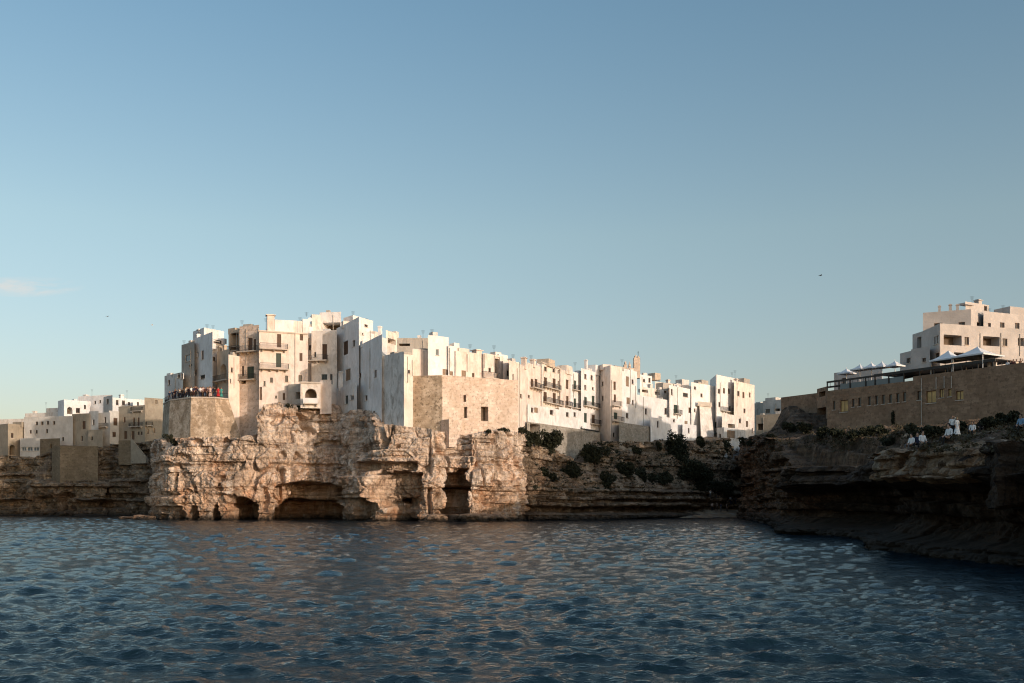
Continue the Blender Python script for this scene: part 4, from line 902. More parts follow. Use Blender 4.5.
house('low_house', 'blue-shaded box house with a garage door right of the sloping buttress', [(717, 308), (724, 305), (745.5, 318)], 428, 464, 5, 'dirty', [(727, 430.5, 735, 438, 'S'), (719, 434, 721, 438.5, 'w')], group=G2, parapet=.2)
house('low_house', 'cream terrace block with a pergola balcony at the foot of the tall pale house', [(722, 311.5), (752, 325)], 413.5, 440, 6, 'cream', [(728, 424, 735, 428, 'o', 1.0), (739, 418, 741, 423, 'w'), (746, 421, 748, 427, 's')], group=G2, parapet=.7)

# houses at the head of the cove
house('white_house', 'white flat-roofed house with a dark square window at the head of the cove', [(763, 372), (782, 366)], 401, 436, 9, 'farwhite', [(765.5, 409, 770, 413, 'w'), (774.5, 408.5, 780, 412, 'o', 1.5)], group=G2, extras=[('hut', 775, 397.5, 1.5, 3.2, 3, 'farwhite'), ('antenna', 768, 393)])
house('grey_house', 'grey plain house just right of the end of the white row', [(753.5, 380), (764, 376)], 403.5, 436, 8, 'grey', group=G2)
house('low_house', 'long low pale house with a dark doorway at the head of the cove', [(756, 352), (786, 346)], 415, 438, 7, 'fartan', [(757.5, 423.5, 764, 430, 'o', 1.4)], group=G2, extras=[('hut', 783, 411, 1, 2, 3, 'farwhite')])

# ------------------------------------------------------------------ far left shore
def fl(*a, **k): k.setdefault('group', G3); return house(*a, **k)
fl('tan_house', 'tan house with an arched doorway at the left edge of the far shore', [(-6, 345), (8, 339), (24, 345)], 425, 462, 10, 'fartan', [(11, 433, 13.5, 438, 'w'), (9.5, 445, 15.5, 455, 'a', 1.6)], extras=[('hut', 20, 422, 2, 3.5, 3, 'fartan')])
fl('tan_house', 'sunless tan house cut off by the left picture edge on the far shore', [(-60, 352), (-5, 346)], 431, 464, 12, 'fartan', [(-30, 438, -26, 444, 'w'), (-12, 440, -10, 445, 'w')])
fl('cream_house', 'cream sunlit roofs rising above the left edge of the far shore', [(-20, 372), (26, 366)], 420, 440, 10, 'cream', [(4, 425, 6, 429, 'w')])
fl('white_house', 'long pale shaded house with a row of five small windows on the far shore', [(24, 344), (73, 340)], 417, 452, 10, 'farwhite',
   [(35.5, 421.5, 38, 425, 'w'), (41, 421.5, 43.5, 425, 'w'), (46.6, 421, 49, 424.6, 'w'), (53, 421, 55.2, 424.6, 'w'), (29.5, 430, 31.6, 433.6, 'w'), (35.5, 430, 37.6, 433.6, 'w'), (46, 429, 48, 433, 'w'), (62, 437, 64, 441, 'w')])
fl('low_house', 'pale low house with a glazed veranda band near the waterside cliff of the far shore', [(20, 339), (41, 337)], 438.5, 460, 6, 'farwhite', [(21.5, 447, 26, 451, 'W'), (27, 447, 32.5, 451, 'W'), (33.5, 447, 39, 451, 'W')])
fl('cream_house', 'sunlit cream rooftop row behind the long pale house on the far shore', [(25, 368), (64, 362)], 413.5, 430, 9, 'cream', [(30, 418, 32, 421, 'w')], extras=[('hut', 54, 408, 2, 4, 3, 'cream'), ('antenna', 46, 402), ('chimney', 35, 411, 1, .8)])
fl('white_house', 'sunlit white house with an arched loggia on the far shore skyline', [(58, 358), (64, 353), (91, 360)], 401, 424, 9, 'white2', [(67, 407, 72.5, 414, 'a', 1.4), (76, 408, 80, 413, 'w'), (84, 405, 86, 409, 'w')], extras=[('chimney', 75, 399, 1, .8)])
fl('white_house', 'stepped bright white houses at the middle of the far shore skyline', [(78, 372), (112, 366)], 396.5, 415, 9, 'white2', [(94, 401, 96, 404, 'w'), (99, 400, 101, 403, 'w')], extras=[('antenna', 92, 389), ('chimney', 86, 394.5, 1, 1.)])
fl('tower_house', 'small blue-shaded tower house with one slim window on the far shore skyline', [(103.5, 353), (112.5, 347)], 397, 420, 6, 'farwhite', [(106.5, 399, 109, 404, 'w')])
fl('white_house', 'sunlit white house with two dark windows right of the small tower house', [(112.5, 362), (134, 368)], 397.5, 418, 9, 'white2', [(116, 400, 118.5, 405, 'w'), (122, 400.5, 125, 405, 'w'), (128, 402, 130, 405, 'w')], extras=[('chimney', 121.5, 394.5, 1, .9), ('antenna', 127, 390)])
fl('white_house', 'sunlit white house nearest the tower at the right end of the far shore skyline', [(133, 358), (153, 364)], 399, 420, 9, 'white2', [(137, 402, 139, 406, 'w')])
fl('tan_house', 'narrow dark tan house with a tall doorway in the middle of the far shore', [(72, 341), (90, 338)], 414, 452, 8, 'fartan', [(82.5, 421, 85.5, 429, 's'), (81, 436, 83, 441, 'w'), (90, 436, 92, 440, 'w')])
fl('white_house', 'blue-shaded white house with a tall window in the middle of the far shore', [(89, 339), (98.5, 336)], 411.5, 446, 8, 'farwhite', [(92.5, 419.5, 94.5, 425, 'w')])
fl('tan_house', 'tan block under the blue-shaded white house of the far shore', [(88, 336.5), (103, 334)], 430, 456, 6, 'fartan', [(91, 436.5, 93, 440.5, 'w')])
fl('white_house', 'stepped white wall house with a railed balcony in the middle of the far shore', [(98, 340), (110, 337)], 413, 446, 7, 'farwhite', [(104, 417, 106, 423, 'w')], [(99, 108, 427.5, .7)])
fl('narrow_house', 'narrow white house with dark side windows left of the tan balcony house', [(109, 338), (119, 341)], 410.5, 444, 7, 'farwhite', [(113.5, 418, 117.5, 425.5, 's'), (112.5, 432, 116, 437, 's')])
fl('balcony_house', 'tan house with a long railed balcony on the far shore beside the tower', [(118.5, 341), (145, 336)], 406.5, 450, 9, 'fartan',
   [(123.5, 417, 125.5, 422.5, 's'), (133, 417.5, 135, 426, 's'), (137.5, 417.5, 139.5, 426, 's'), (124, 431, 127, 439, 'd'), (131.5, 431, 134.5, 439.6, 'd'), (137.5, 431.5, 139.5, 435, 'w'), (140.5, 431.5, 142.5, 435, 'w')], [(130.5, 143, 427, .8), (132, 143, 411.5, .6)])
fl('tan_house', 'tall tan house partly hidden by the tower at the end of the far shore', [(144.5, 337), (163, 341)], 397.5, 450, 9, 'fartan', [(147, 429, 149, 434, 'w'), (153, 428, 155, 433, 'w'), (155, 400, 157.5, 404, 'w')], [(146, 152, 426, .6)])
house('retaining_wall', 'huge sloped tan retaining wall in the middle of the far shore cliff', [(52, 329), (60, 325.5), (98, 327.5)], 446.5, 492, 6, 'farstone', cat='retaining wall', parapet=.1)
house('retaining_wall', 'tan retaining wall between the long pale house and the far shore cliff', [(40, 337), (60, 333)], 439, 475, 6, 'farstone', [(50, 444, 52, 448, 'o', .8)], cat='retaining wall', parapet=.1)
house('retaining_wall', 'small square stone wall block under the tan balcony house', [(118.5, 330), (132, 329)], 440.5, 465, 5, 'farstone', cat='retaining wall', parapet=.1)
def ramp():
    a, b = xy(131, 329), xy(146, 326); z0, z1 = zat(441, 329), zat(459, 326)
    r = thing('stair_ramp', 'pale sloping stair ramp descending right from the tan balcony house', 'stair', (*a, z1)); m = MB(); n = 22
    for i in range(n):
        f = i / n; p = (a[0] + (b[0] - a[0]) * f, a[1] + (b[1] - a[1]) * f); h = z0 + (z1 - z0) * f
        m.obox((p[0], p[1], z1 - 1), ((b[0] - a[0]) / n, (b[1] - a[1]) / n, 0), (0.1, 1.5, 0), (0, 0, h - z1 + 1))
    m.build('steps', M['fartan'], r); m = MB()
    m.poly([(a[0], a[1] - .003, z1 - 1), (b[0], b[1] - .003, z1 - 1), (b[0], b[1] - .003, z1 + .5), (a[0], a[1] - .003, z0 + .8)]); m.poly([(a[0], a[1] - .2, z0 + .8), (b[0], b[1] - .2, z1 + .5), (b[0], b[1] - .2, z1 - 1), (a[0], a[1] - .2, z1 - 1)][::-1])
    m.poly([(a[0], a[1] - .2, z0 + .8), (b[0], b[1] - .2, z1 + .5), (b[0], b[1] - .003, z1 + .5), (a[0], a[1] - .003, z0 + .8)]); m.build('parapet', M['fartan'], r)
ramp()
# ------------------------------------------------------------------ right headland: terrace restaurant, white hotel, ruins
from mathutils.bvhtree import BVHTree
def bvh_of(*names):
    out = []
    for nm in names:
        o = bpy.data.objects[nm]; me = o.data; co = np.empty(len(me.vertices) * 3, np.float32); me.vertices.foreach_get('co', co)
        vi = np.empty(len(me.polygons) * 4, np.int32); me.polygons.foreach_get('vertices', vi)
        out.append(BVHTree.FromPolygons(co.reshape(-1, 3).tolist(), vi.reshape(-1, 4).tolist()))
    return out
GROUND = bvh_of('cove_slope', 'headland', 'beach', 'hillside', 'cliff')
CAM = Vector((0, 0, H0))
def hit(px, py):
    d = Vector(((px - CX) / F, 1, (HY - py) / F)).normalized(); best = None
    for t in GROUND:
        h = t.ray_cast(CAM, d)
        if h[0] is not None and (best is None or h[3] < best[1]): best = (h[0], h[3])
    return best[0] if best else None
def drop(x, y, z=80):
    best = None
    for t in GROUND:
        h = t.ray_cast(Vector((x, y, z)), Vector((0, 0, -1)))
        if h[0] is not None and (best is None or h[0].z > best): best = h[0].z
    return best if best is not None else 0.0

def fr(*a, **k): k.setdefault('group', G4); return house(*a, **k)
WT = [(832.7, 401, 835.3, 409.8, 'w'), (840, 400, 848, 412, 'y'), (851.8, 398.8, 854.4, 407, 'w'), (858, 397.7, 860.8, 406.5, 'w'), (867.8, 396.6, 870.7, 405.4, 'w'), (875, 395.5, 878.2, 404.7, 'w'), (881.7, 395, 884.8, 404, 'w'),
      (888.7, 394.4, 892, 403, 'w'), (896, 393.3, 899.3, 402.5, 'w'), (902.6, 392.2, 905.9, 401.6, 'w')]
fr('terrace_building', 'long brown stone restaurant building with a row of ten narrow windows under a glazed pergola', [(827, 190), (913, 174)], 391, 446, 12, 'hotelstone', WT, cat='building', parapet=.9)
fr('terrace_building', 'taller brown stone restaurant wing with yellow-blinded windows under the white tents', [(913, 174), (1027, 156.5)], 376.5, 446, 12, 'hotelstone',
   [(917.3, 391, 921, 400, 'w'), (926, 390.7, 936, 403, 'y'), (939.3, 389, 943.7, 397.7, 'y'), (948, 389, 951.4, 396.6, 'y'), (955.8, 390.7, 963.4, 400, 'y')], cat='building', parapet=.9,
   extras=[('pipe', 921.9, 378, 0, 432), ('pipe', 936.5, 377, 0, 389), ('pipe', 944.5, 376, 0, 388), ('pipe', 951.8, 376, 0, 388)])
fr('stone_house', 'low ruined tan stone wall house left of the restaurant building', [(781, 217), (818, 208)], 397.5, 440, 9, 'hotelstone', [(800, 414, 803, 420, 'o', .6)])
fr('stone_house', 'small stone block with two dark openings against the left end of the restaurant', [(817, 205), (827.8, 200)], 389, 440, 8, 'hotelstone', [(819, 391.5, 825.5, 396.5, 'o', 1.4), (814, 408, 826, 418, 'o', 1.6)])
fr('hotel', 'pale hotel block with three dark recessed balconies facing the sea', [(922, 199), (940, 190), (1032, 197)], 331.5, 372, 12, 'hotel',
   [(943.7, 335, 961.7, 345.2, 'o', 1.6), (964.5, 337, 969, 345, 'w'), (983, 336.6, 999.7, 346, 'o', 1.6), (1002.6, 338.5, 1007.4, 346, 'w'), (1018, 338, 1024, 346, 'o', 1.2), (934, 336, 938.5, 344, 'w'), (954, 352.5, 965, 358, 'o', 1.2), (975, 352, 986, 358, 'o', 1.2), (935, 353, 939, 358, 'w')],
   extras=[('pipe', 980, 333, 0, 356), ('pipe', 1000.8, 333, 0, 356), ('pipe', 1019.5, 334, 0, 356)], cat='hotel', parapet=.8)
fr('hotel', 'upper storey of the pale hotel with three roof pipes on its left side', [(923, 210), (971, 206), (984, 213)], 312.8, 345, 12, 'hotel',
   [(934, 323, 942.5, 327.5, 'w'), (958.5, 322, 965, 326.5, 'w'), (976.8, 322.5, 980.5, 328, 'w')], cat='hotel', extras=[('chimney', 939.5, 305.5, 1.5, .35), ('chimney', 950.3, 304, 1.5, .4), ('chimney', 957.5, 304, 1.5, .4)])
fr('hotel', 'sunlit upper right storey of the pale hotel with three small windows', [(983.5, 209), (1036, 215)], 311, 345, 12, 'hotel', [(1000, 322.5, 1004.5, 328.5, 'w'), (1015, 323, 1019.5, 329.5, 'w'), (988, 323, 991, 328, 'w')], cat='hotel',
   extras=[('antenna', 989, 308), ('hut', 1015, 307, 2, 3.6, 3, 'hotel'), ('antenna', 1003, 305)])
fr('roof_house', 'small rooftop block crowning the pale hotel', [(965.5, 217), (989, 221)], 301.5, 330, 7, 'hotel', [(984, 306, 987, 311, 'w')], extras=[('antenna', 972, 296), ('hut', 968, 303, -.6, 2.2, 1.2, 'hotel'), ('chimney', 978, 299.5, 1.2, .8)])
fr('low_house', 'narrow pale annexe with a tall dark recess at the left of the hotel', [(912.5, 206), (923, 202)], 334.5, 366, 8, 'hotel', [(917, 337, 921.3, 349.5, 'o', 1.2)])
fr('low_house', 'plain pale low wing in front of the narrow hotel annexe', [(911, 195), (930, 190.5)], 349.5, 372, 5, 'hotel', [(922, 358, 926, 362, 'w')])
fr('low_house', 'small pale cube with a dark corner window at the far left of the hotel', [(900, 201), (912.8, 197)], 353.5, 376, 7, 'hotel', [(906.5, 358, 910.5, 363, 'w')])
fr('low_house', 'long cream wall behind the glazed pergola and the small parasols', [(834, 206), (882, 197)], 373, 392, 5, 'hotel', [(842, 378, 846, 384, 'w')])

# the wall line in metres, and places along it
WA, WB = Vector(xy(827, 190)), Vector(xy(1027, 156.5)); WT_ = (WB - WA).normalized(); WN = Vector((-WT_.y, WT_.x))   # WN points inland
def along(px, ins=0.0):
    a, b = WA + WN * ins, WB + WN * ins; return a + (b - a) * seg_hit(a, b, px)
ZP = zat(380.8, 190); ZF = zat(391, 190) - 0.95
def pergola():
    a = along(828, .5); root = thing('pergola', 'dark framed glazed pergola along the edge of the restaurant terrace', 'pergola', (*a, ZF))
    def beam(x0, x1, ins, w, z, h, nm='beam', mat='iron'):
        p, q = along(x0, ins), along(x1, ins); m = MB(); m.obox((*p, z), (*(q - p), 0), (*(WN * w), 0), (0, 0, h)); return m.build(nm, M[mat], root)
    beam(826.5, 995, .45, .22, ZP - .24, .24); beam(827.5, 995, 5.2, .22, ZP - .24, .24)
    beam(874, 995, .46, 4.9, ZP + .003, .10, 'roof_slab', 'iron')
    for px in (827.3, 839, 850, 865.6, 875, 888.7, 904, 920, 934, 948, 962, 978, 993):
        for ins in (.5, 5.25):
            p = along(px, ins); m = MB(); m.box((*p, ZF), .13, .13, ZP - .245 - ZF, math.atan2(WT_.y, WT_.x)); m.build('post', M['iron'], root)
    for x0, x1 in ((840, 849.4), (850.6, 865), (866.2, 874.4), (875.6, 888), (889.4, 903.3)):
        p, q = along(x0, .55), along(x1, .55); m = MB(); m.obox((*p, ZF + .05), (*(q - p), 0), (*(WN * .02), 0), (0, 0, (ZP - ZF) * .72)); m.build('glass_panel', M['paneblue'], root)
    for k, px in enumerate(np.arange(830, 874, 5.5)):
        p, q = along(px, .68), along(px, 5.2); m = MB(); m.obox((*p, ZP - .2), (*(q - p), 0), (*(WT_ * .08), 0), (0, 0, .14)); m.build('rafter', M['iron'], root)
pergola()
def tent(px, ins, w, zpk, zed, label, cat='canopy', name='tent_canopy', n=10, poles=4, group=None):
    c = along(px, ins); zf = ZF; root = thing(name, label, cat, (*c, zf), group)
    m = MB()
    ring = []
    for k in range(n + 1):
        f = k / n; r = w / 2 * f; z = zed + (zpk - zed) * (1 - f) ** 1.45
        ring.append([(c + (WT_ * a + WN * b) * max(r, .02), z) for a, b in ((-1, -1), (0, -1), (1, -1), (1, 0), (1, 1), (0, 1), (-1, 1), (-1, 0))])
    for k in range(n):
        for j in range(8):
            A, B, C_, D_ = ring[k][j], ring[k][(j + 1) % 8], ring[k + 1][(j + 1) % 8], ring[k + 1][j]
            m.quad((*A[0], A[1]), (*D_[0], D_[1]), (*C_[0], C_[1]), (*B[0], B[1]))
    e = ring[-1]
    for j in range(8):
        A, B = e[j], e[(j + 1) % 8]; m.quad((*A[0], A[1]), (*A[0], A[1] - .18), (*B[0], B[1] - .18), (*B[0], B[1]))
    m.build('canopy', M['canvas'], root)
    m = MB(); m.tube((*c, zpk - .03), (*c, zpk + .25), .05, .01, 6); m.build('finial', M['whitewood'], root)
    pts = [(-.9, -.9), (.9, -.9), (.9, .9), (-.9, .9)] if poles == 4 else [(0, 0)]
    for a, b in pts:
        p = c + (WT_ * a + WN * b) * w / 2; m = MB(); m.tube((*p, zf), (*p, zed if poles == 4 else zpk - .05), .05, None, 6); m.build('pole', M['whitewood'], root)
tent(948.5, 2.2, 3.2, zat(350, 171), zat(359.5, 171), 'left white peaked tent canopy on the restaurant terrace')
tent(977.5, 2.4, 4.3, zat(346.5, 167), zat(356, 167), 'right and larger white peaked tent canopy on the restaurant terrace')
for px, yp, ins, lab in ((846.5, 370, 6.5, 'leftmost small grey-white parasol behind the pergola'), (860, 366, 6.0, 'second small parasol from the left behind the pergola'), (871.5, 364.5, 6.5, 'middle small parasol behind the pergola'),
                    (882, 363.5, 6.0, 'second small parasol from the right behind the pergola'), (895, 362.5, 6.5, 'rightmost small parasol behind the pergola, nearest the hotel cube')):
    d = along(px, ins).y / S
    tent(px, ins, 1.9, zat(yp - 1.5, d), zat(yp + 3.2, d), lab, 'parasol', 'parasol', 6, 1, 'small parasols on the restaurant terrace')
fr('kiosk', 'small cream kiosk beneath the right-hand tent canopy', [(987.5, 164.5), (996, 163.2)], 360, 378, 2, 'cream', [(989.5, 362.5, 994, 366.5, 'o', .6)], cat='kiosk', parapet=.1)

# ------------------------------------------------------------------ people
def skin_mesh(name, J, E, root=0, sub=1):
    me = bpy.data.meshes.new(name + '_armature'); me.from_pydata([j[:3] for j in J], E, [])
    ob = bpy.data.objects.new(name, me); COL.objects.link(ob)
    ob.modifiers.new('skin', 'SKIN'); sk = me.skin_vertices[0].data
    for i, j in enumerate(J): sk[i].radius = (j[3], j[4] if len(j) > 4 else j[3]); sk[i].use_root = (i == root)
    sm = ob.modifiers.new('sub', 'SUBSURF'); sm.levels = sub; sm.render_levels = sub
    bpy.context.view_layer.update()
    dg = bpy.context.evaluated_depsgraph_get(); out = bpy.data.meshes.new_from_object(ob.evaluated_get(dg)); out.name = name
    bpy.data.objects.remove(ob); bpy.data.meshes.remove(me)
    return out
def hand_chains(J, E, wrist, d, side):
    """palm, four fingers of unequal length and a thumb grown from the wrist joint"""
    w = Vector(J[wrist][:3]); d = Vector(d).normalized(); up = Vector((0, -1, 0)) if abs(d.y) < .8 else Vector((0, 0, 1)); sd = d.cross(up).normalized()
    J.append((*(w + d * .07), .034, .018)); E.append((wrist, len(J) - 1)); palm = len(J) - 1; p = Vector(J[palm][:3])
    for k, L in enumerate((.062, .074, .068, .052)):
        b = p + d * .02 + sd * (k - 1.5) * .022; J.append((*b, .010)); E.append((palm, len(J) - 1))
        J.append((*(b + d * L * .6 + up * .008), .009)); E.append((len(J) - 2, len(J) - 1)); J.append((*(b + d * L + up * .024), .007)); E.append((len(J) - 2, len(J) - 1))
    t = w + d * .03 + sd * -.034 * 1.0; J.append((*t, .012)); E.append((wrist, len(J) - 1)); J.append((*(t + d * .045 - sd * .022 + up * .012), .010)); E.append((len(J) - 2, len(J) - 1))
def body(pose):
    if pose == 'sit':
        J = [(0, 0, .10, .125, .105), (0, .03, .28, .115, .095), (0, .02, .46, .145, .10), (0, -.01, .585, .055, .055), (0, -.03, .655, .07, .085), (0, -.035, .745, .075, .09), (0, -.035, .82, .05, .06)]
        E = [(0, 1), (1, 2), (2, 3), (3, 4), (4, 5), (5, 6)]
        for s in (-1, 1):
            i = len(J); J += [(s * .165, .02, .515, .06), (s * .22, -.02, .27, .043), (s * .17, -.22, .16, .03)]; E += [(2, i), (i, i + 1), (i + 1, i + 2)]; hand_chains(J, E, i + 2, (-s * .2, -.9, -.25), s)
            i = len(J); J += [(s * .095, -.04, .085, .088), (s * .13, -.44, .13, .062), (s * .12, -.47, -.26, .042), (s * .12, -.48, -.31, .038), (s * .13, -.62, -.345, .032)]; E += [(0, i), (i, i + 1), (i + 1, i + 2), (i + 2, i + 3), (i + 3, i + 4)]
    else:
        J = [(0, 0, .95, .13, .10), (0, .01, 1.14, .112, .088), (0, 0, 1.33, .148, .10), (0, .0, 1.475, .052, .052), (0, -.015, 1.545, .068, .083), (0, -.02, 1.635, .075, .09), (0, -.015, 1.705, .05, .06)]
        E = [(0, 1), (1, 2), (2, 3), (3, 4), (4, 5), (5, 6)]
        for s in (-1, 1):
            i = len(J)
            if pose == 'raise' and s == 1: J += [(s * .17, 0, 1.40, .06), (s * .31, -.06, 1.50, .043), (s * .15, -.16, 1.64, .03)]; hd = (-.8, -.2, .35)
            elif pose == 'lean': J += [(s * .17, -.02, 1.39, .06), (s * .23, -.10, 1.14, .043), (s * .17, -.34, 1.04, .03)]; hd = (-s * .1, -.95, -.1)
            else: J += [(s * .17, 0, 1.40, .06), (s * .225, .02, 1.13, .043), (s * .215, -.06, .89, .03)]; hd = (0, -.15, -1)
            E += [(2, i), (i, i + 1), (i + 1, i + 2)]; hand_chains(J, E, i + 2, hd, s)
            i = len(J); st = .05 * s if pose == 'raise' else 0
            J += [(s * .09, 0, .90, .09), (s * .10, -.02 + st, .50, .062), (s * .105, .02 + st, .10, .042), (s * .105, .015 + st, .055, .038), (s * .115, -.13 + st, .03, .030)]; E += [(0, i), (i, i + 1), (i + 1, i + 2), (i + 2, i + 3), (i + 3, i + 4)]
    return J, E
def make_person_mesh(pose):
    J, E = body(pose); me = skin_mesh('person', J, E, 0, 1)
    hip, neck = (.10, .585) if pose == 'sit' else (.95, 1.47)
    # a nose, brow and chin pushed out of the front of the head
    hz = hip * 0 + (J[4][2] + J[5][2]) / 2
    for v in me.vertices:
        c = v.co
        if c.z > neck + .04 and c.y < -.06:
            if abs(c.x) < .03 and hz - .03 < c.z < hz + .02: v.co.y -= .022
            elif abs(c.x) > .02 and hz + .02 < c.z < hz + .05: v.co.y += .01
    for k in range(5): me.materials.append(None)
    mi = []
    hands = [Vector(J[e][:3]) for e in range(len(J)) if J[e][3] in (.03, .034)]
    for p in me.polygons:
        c = p.center
        if c.z > neck - .01 and abs(c.x) < .12: m = 0
        elif min((c - h).length for h in hands) < .125 or (abs(c.x) > .19 and J[0][2] > .5 and .85 < c.z < 1.1): m = 0
        elif pose == 'sit': m = 4 if c.z < -.27 else (3 if (c.z < .17 and abs(c.x) < .2) or c.y < -.28 and c.z < .2 else 2)
        else: m = 4 if c.z < .07 else (3 if c.z < .98 else 2)
        mi.append(m)
    me.polygons.foreach_set('material_index', mi); me.polygons.foreach_set('use_smooth', [True] * len(mi)); me.update()
    return me, (J[5][0], J[5][1], J[5][2])
PM = {p: make_person_mesh(p) for p in ('stand', 'raise', 'lean', 'sit')}
def hair_mesh(long):
    bm = bmesh.new(); bmesh.ops.create_icosphere(bm, subdivisions=3, radius=1.0)
    for v in bm.verts:
        c = v.co
        if c.y < -.35 and c.z < .45: c.y = -.35 + (c.y + .35) * .1           # clear of the face
        k = 1.0
        if c.z < 0: c.z *= (2.3 if long else 1.0); c.x *= .92
        v.co = Vector((c.x * .088, c.y * .108 + .018, c.z * .098 + .022)) * k
    me = bpy.data.meshes.new('hair'); bm.to_mesh(me); bm.free(); me.polygons.foreach_set('use_smooth', [True] * len(me.polygons)); me.materials.append(None); return me
HM_ = {False: hair_mesh(False), True: hair_mesh(True)}
def skirt_mesh():
    b = bmesh.new(); prof = [(1.0, .135), (.92, .155), (.75, .19), (.5, .25), (.22, .31)]; n = 20; rings = []
    for z, r in prof: rings.append([b.verts.new((r * (1 + .06 * math.sin(k * 3 * 2 * math.pi / n * 2) * (1 - z)) * math.cos(2 * math.pi * k / n), r * .82 * math.sin(2 * math.pi * k / n), z)) for k in range(n)])
    for a, c in zip(rings, rings[1:]):
        for k in range(n): b.faces.new((a[k], a[(k + 1) % n], c[(k + 1) % n], c[k]))
    me = bpy.data.meshes.new('skirt'); b.to_mesh(me); b.free(); me.polygons.foreach_set('use_smooth', [True] * len(me.polygons)); me.materials.append(None); return me
SK = skirt_mesh()
def setmat(o, i, m): o.material_slots[i].link = 'OBJECT'; o.material_slots[i].material = m
def person(x, y, z, rz, pose, top, bottom, hair, label, group=None, scale=1.0, long=False, skirt=None):
    me, hd = PM[pose]; o = bpy.data.objects.new('person', me); COL.objects.link(o)
    o.location = (x, y, z); o.rotation_euler.z = rz; o.scale = (scale,) * 3
    for i, m in enumerate((M['skin'], M[hair], M[top], M[bottom], M['cloth_black'])): setmat(o, i, m)
    h = bpy.data.objects.new('hair', HM_[long]); COL.objects.link(h); h.parent = o; h.location = hd; setmat(h, 0, M[hair])
    if skirt: s = bpy.data.objects.new('skirt', SK); COL.objects.link(s); s.parent = o; setmat(s, 0, M[skirt])
    return tag(o, label, 'person', group)

def at_rim(px, ins):
    for k in range(len(TT) - 1):
        t = seg_hit(Vector(TT[k]), Vector(TT[k + 1]), px)
        if 0 <= t <= 1:
            p = Vector(TT[k]).lerp(Vector(TT[k + 1]), t); d = (Vector((cx, cy)) - p).normalized(); return p + d * ins
    return Vector((cx, cy))
rp = random.Random(5)
DARK = ['cloth_black', 'cloth_maroon', 'cloth_brown', 'cloth_navy', 'cloth_grey']; LITE = {'cloth_white': 'white', 'cloth_cream': 'cream', 'cloth_pink': 'pink'}
spots = []
for row, ins in ((0, .45), (1, 1.05), (2, 1.7)):
    for px in np.arange(166.5 + row * .9, 217.5, 2.45 + row * .35): spots.append((px + rp.uniform(-.5, .5), ins + rp.uniform(-.12, .12)))
for px, ins in spots:
    p = at_rim(px, ins); top = rp.choice(DARK) if rp.random() < .64 else rp.choice(list(LITE))
    lab = 'person in dark clothes in the crowd along the terrace railing' if top in DARK else f'person in a {LITE[top]} top in the crowd along the terrace railing'
    grp = 'dark-clothed people in the terrace crowd' if top in DARK else f'people in {LITE[top]} tops in the terrace crowd'
    person(p.x, p.y, TERR_Z, rp.uniform(-.7, .7) + .3, rp.choice(['stand', 'raise', 'lean', 'lean']), top, rp.choice(DARK), rp.choice(['hair_black', 'hair_brown', 'hair_brown', 'hair_blond']), lab, grp, rp.uniform(.93, 1.06), rp.random() < .5)
for px, c, lab in ((219.3, 'cloth_red', 'person in a long red dress near the right end of the terrace railing'), (222.6, 'cloth_teal', 'person in a teal dress at the right end of the terrace railing'), (211, 'cloth_pink', 'person in a pale pink dress in front of the terrace crowd')):
    p = at_rim(px, .4); person(p.x, p.y, TERR_Z, .3, 'stand', c, c, 'hair_brown', lab, None, 1.04, True, c)

# people on the near ledges of the right headland
def on_ground(px, py): h = hit(px, py); return h
def put(px, py, *a, dz=0.0, **k):
    h = hit(px, py); z = drop(h.x, h.y); return person(h.x, h.y, z + dz, *a, **k)
def near(px, py, default=(30.0, 60.0)):
    h = hit(px, py)
    return h if h is not None else Vector((*default, 5))
# seated man on the brink, couple behind, others
def sitter(px, py, rz, *a, scale=1.0, **k):
    h = near(px, py); z = max(drop(h.x + dx, h.y + dy) for dx in (-.25, 0, .25) for dy in (-.2, .1))
    return person(h.x, h.y, z, rz, 'sit', *a, scale=scale, **k)
def stander(px, py, rz, pose, *a, **k):
    h = near(px, py); return person(h.x, h.y, drop(h.x, h.y), rz, pose, *a, **k)
sitter(949, 443, R(-70), 'cloth_white', 'cloth_black', 'hair_black', 'seated person in white shirt and black trousers at the ledge edge', scale=1.08)
stander(952, 436.5, R(-30), 'raise', 'cloth_white', 'cloth_black', 'hair_brown', 'standing person with one arm raised behind the seated one, in a white top')
stander(957, 437, R(20), 'stand', 'cloth_white', 'cloth_white', 'hair_blond', 'person in a long white dress standing behind the seated one', scale=.96, long=True, skirt='cloth_white')
sitter(972.5, 434, R(-40), 'cloth_white', 'cloth_black', 'hair_black', 'seated person in a white top on the ledge right of the raised-arm person', scale=1.15)
sitter(981, 431, R(-20), 'cloth_black', 'cloth_black', 'hair_black', 'seated person all in black on the ledge below the stone wall', scale=1.0)
sitter(1021, 428, R(-60), 'cloth_blue', 'cloth_black', 'hair_brown', 'seated person in a pale blue shirt at the right picture edge', scale=.95)
sitter(911.5, 447.5, R(-60), 'cloth_white', 'cloth_grey', 'hair_black', 'leftmost seated person of the trio on the low ledge, in white', 'trio on the low ledge', scale=.9)
sitter(917.5, 447, R(-30), 'cloth_navy', 'cloth_black', 'hair_black', 'seated person in dark clothes in the middle of the trio on the low ledge', 'trio on the low ledge', scale=.9)
sitter(922.5, 446.5, R(10), 'cloth_white', 'cloth_black', 'hair_black', 'rightmost seated person of the trio on the low ledge, in white', 'trio on the low ledge', scale=.95)
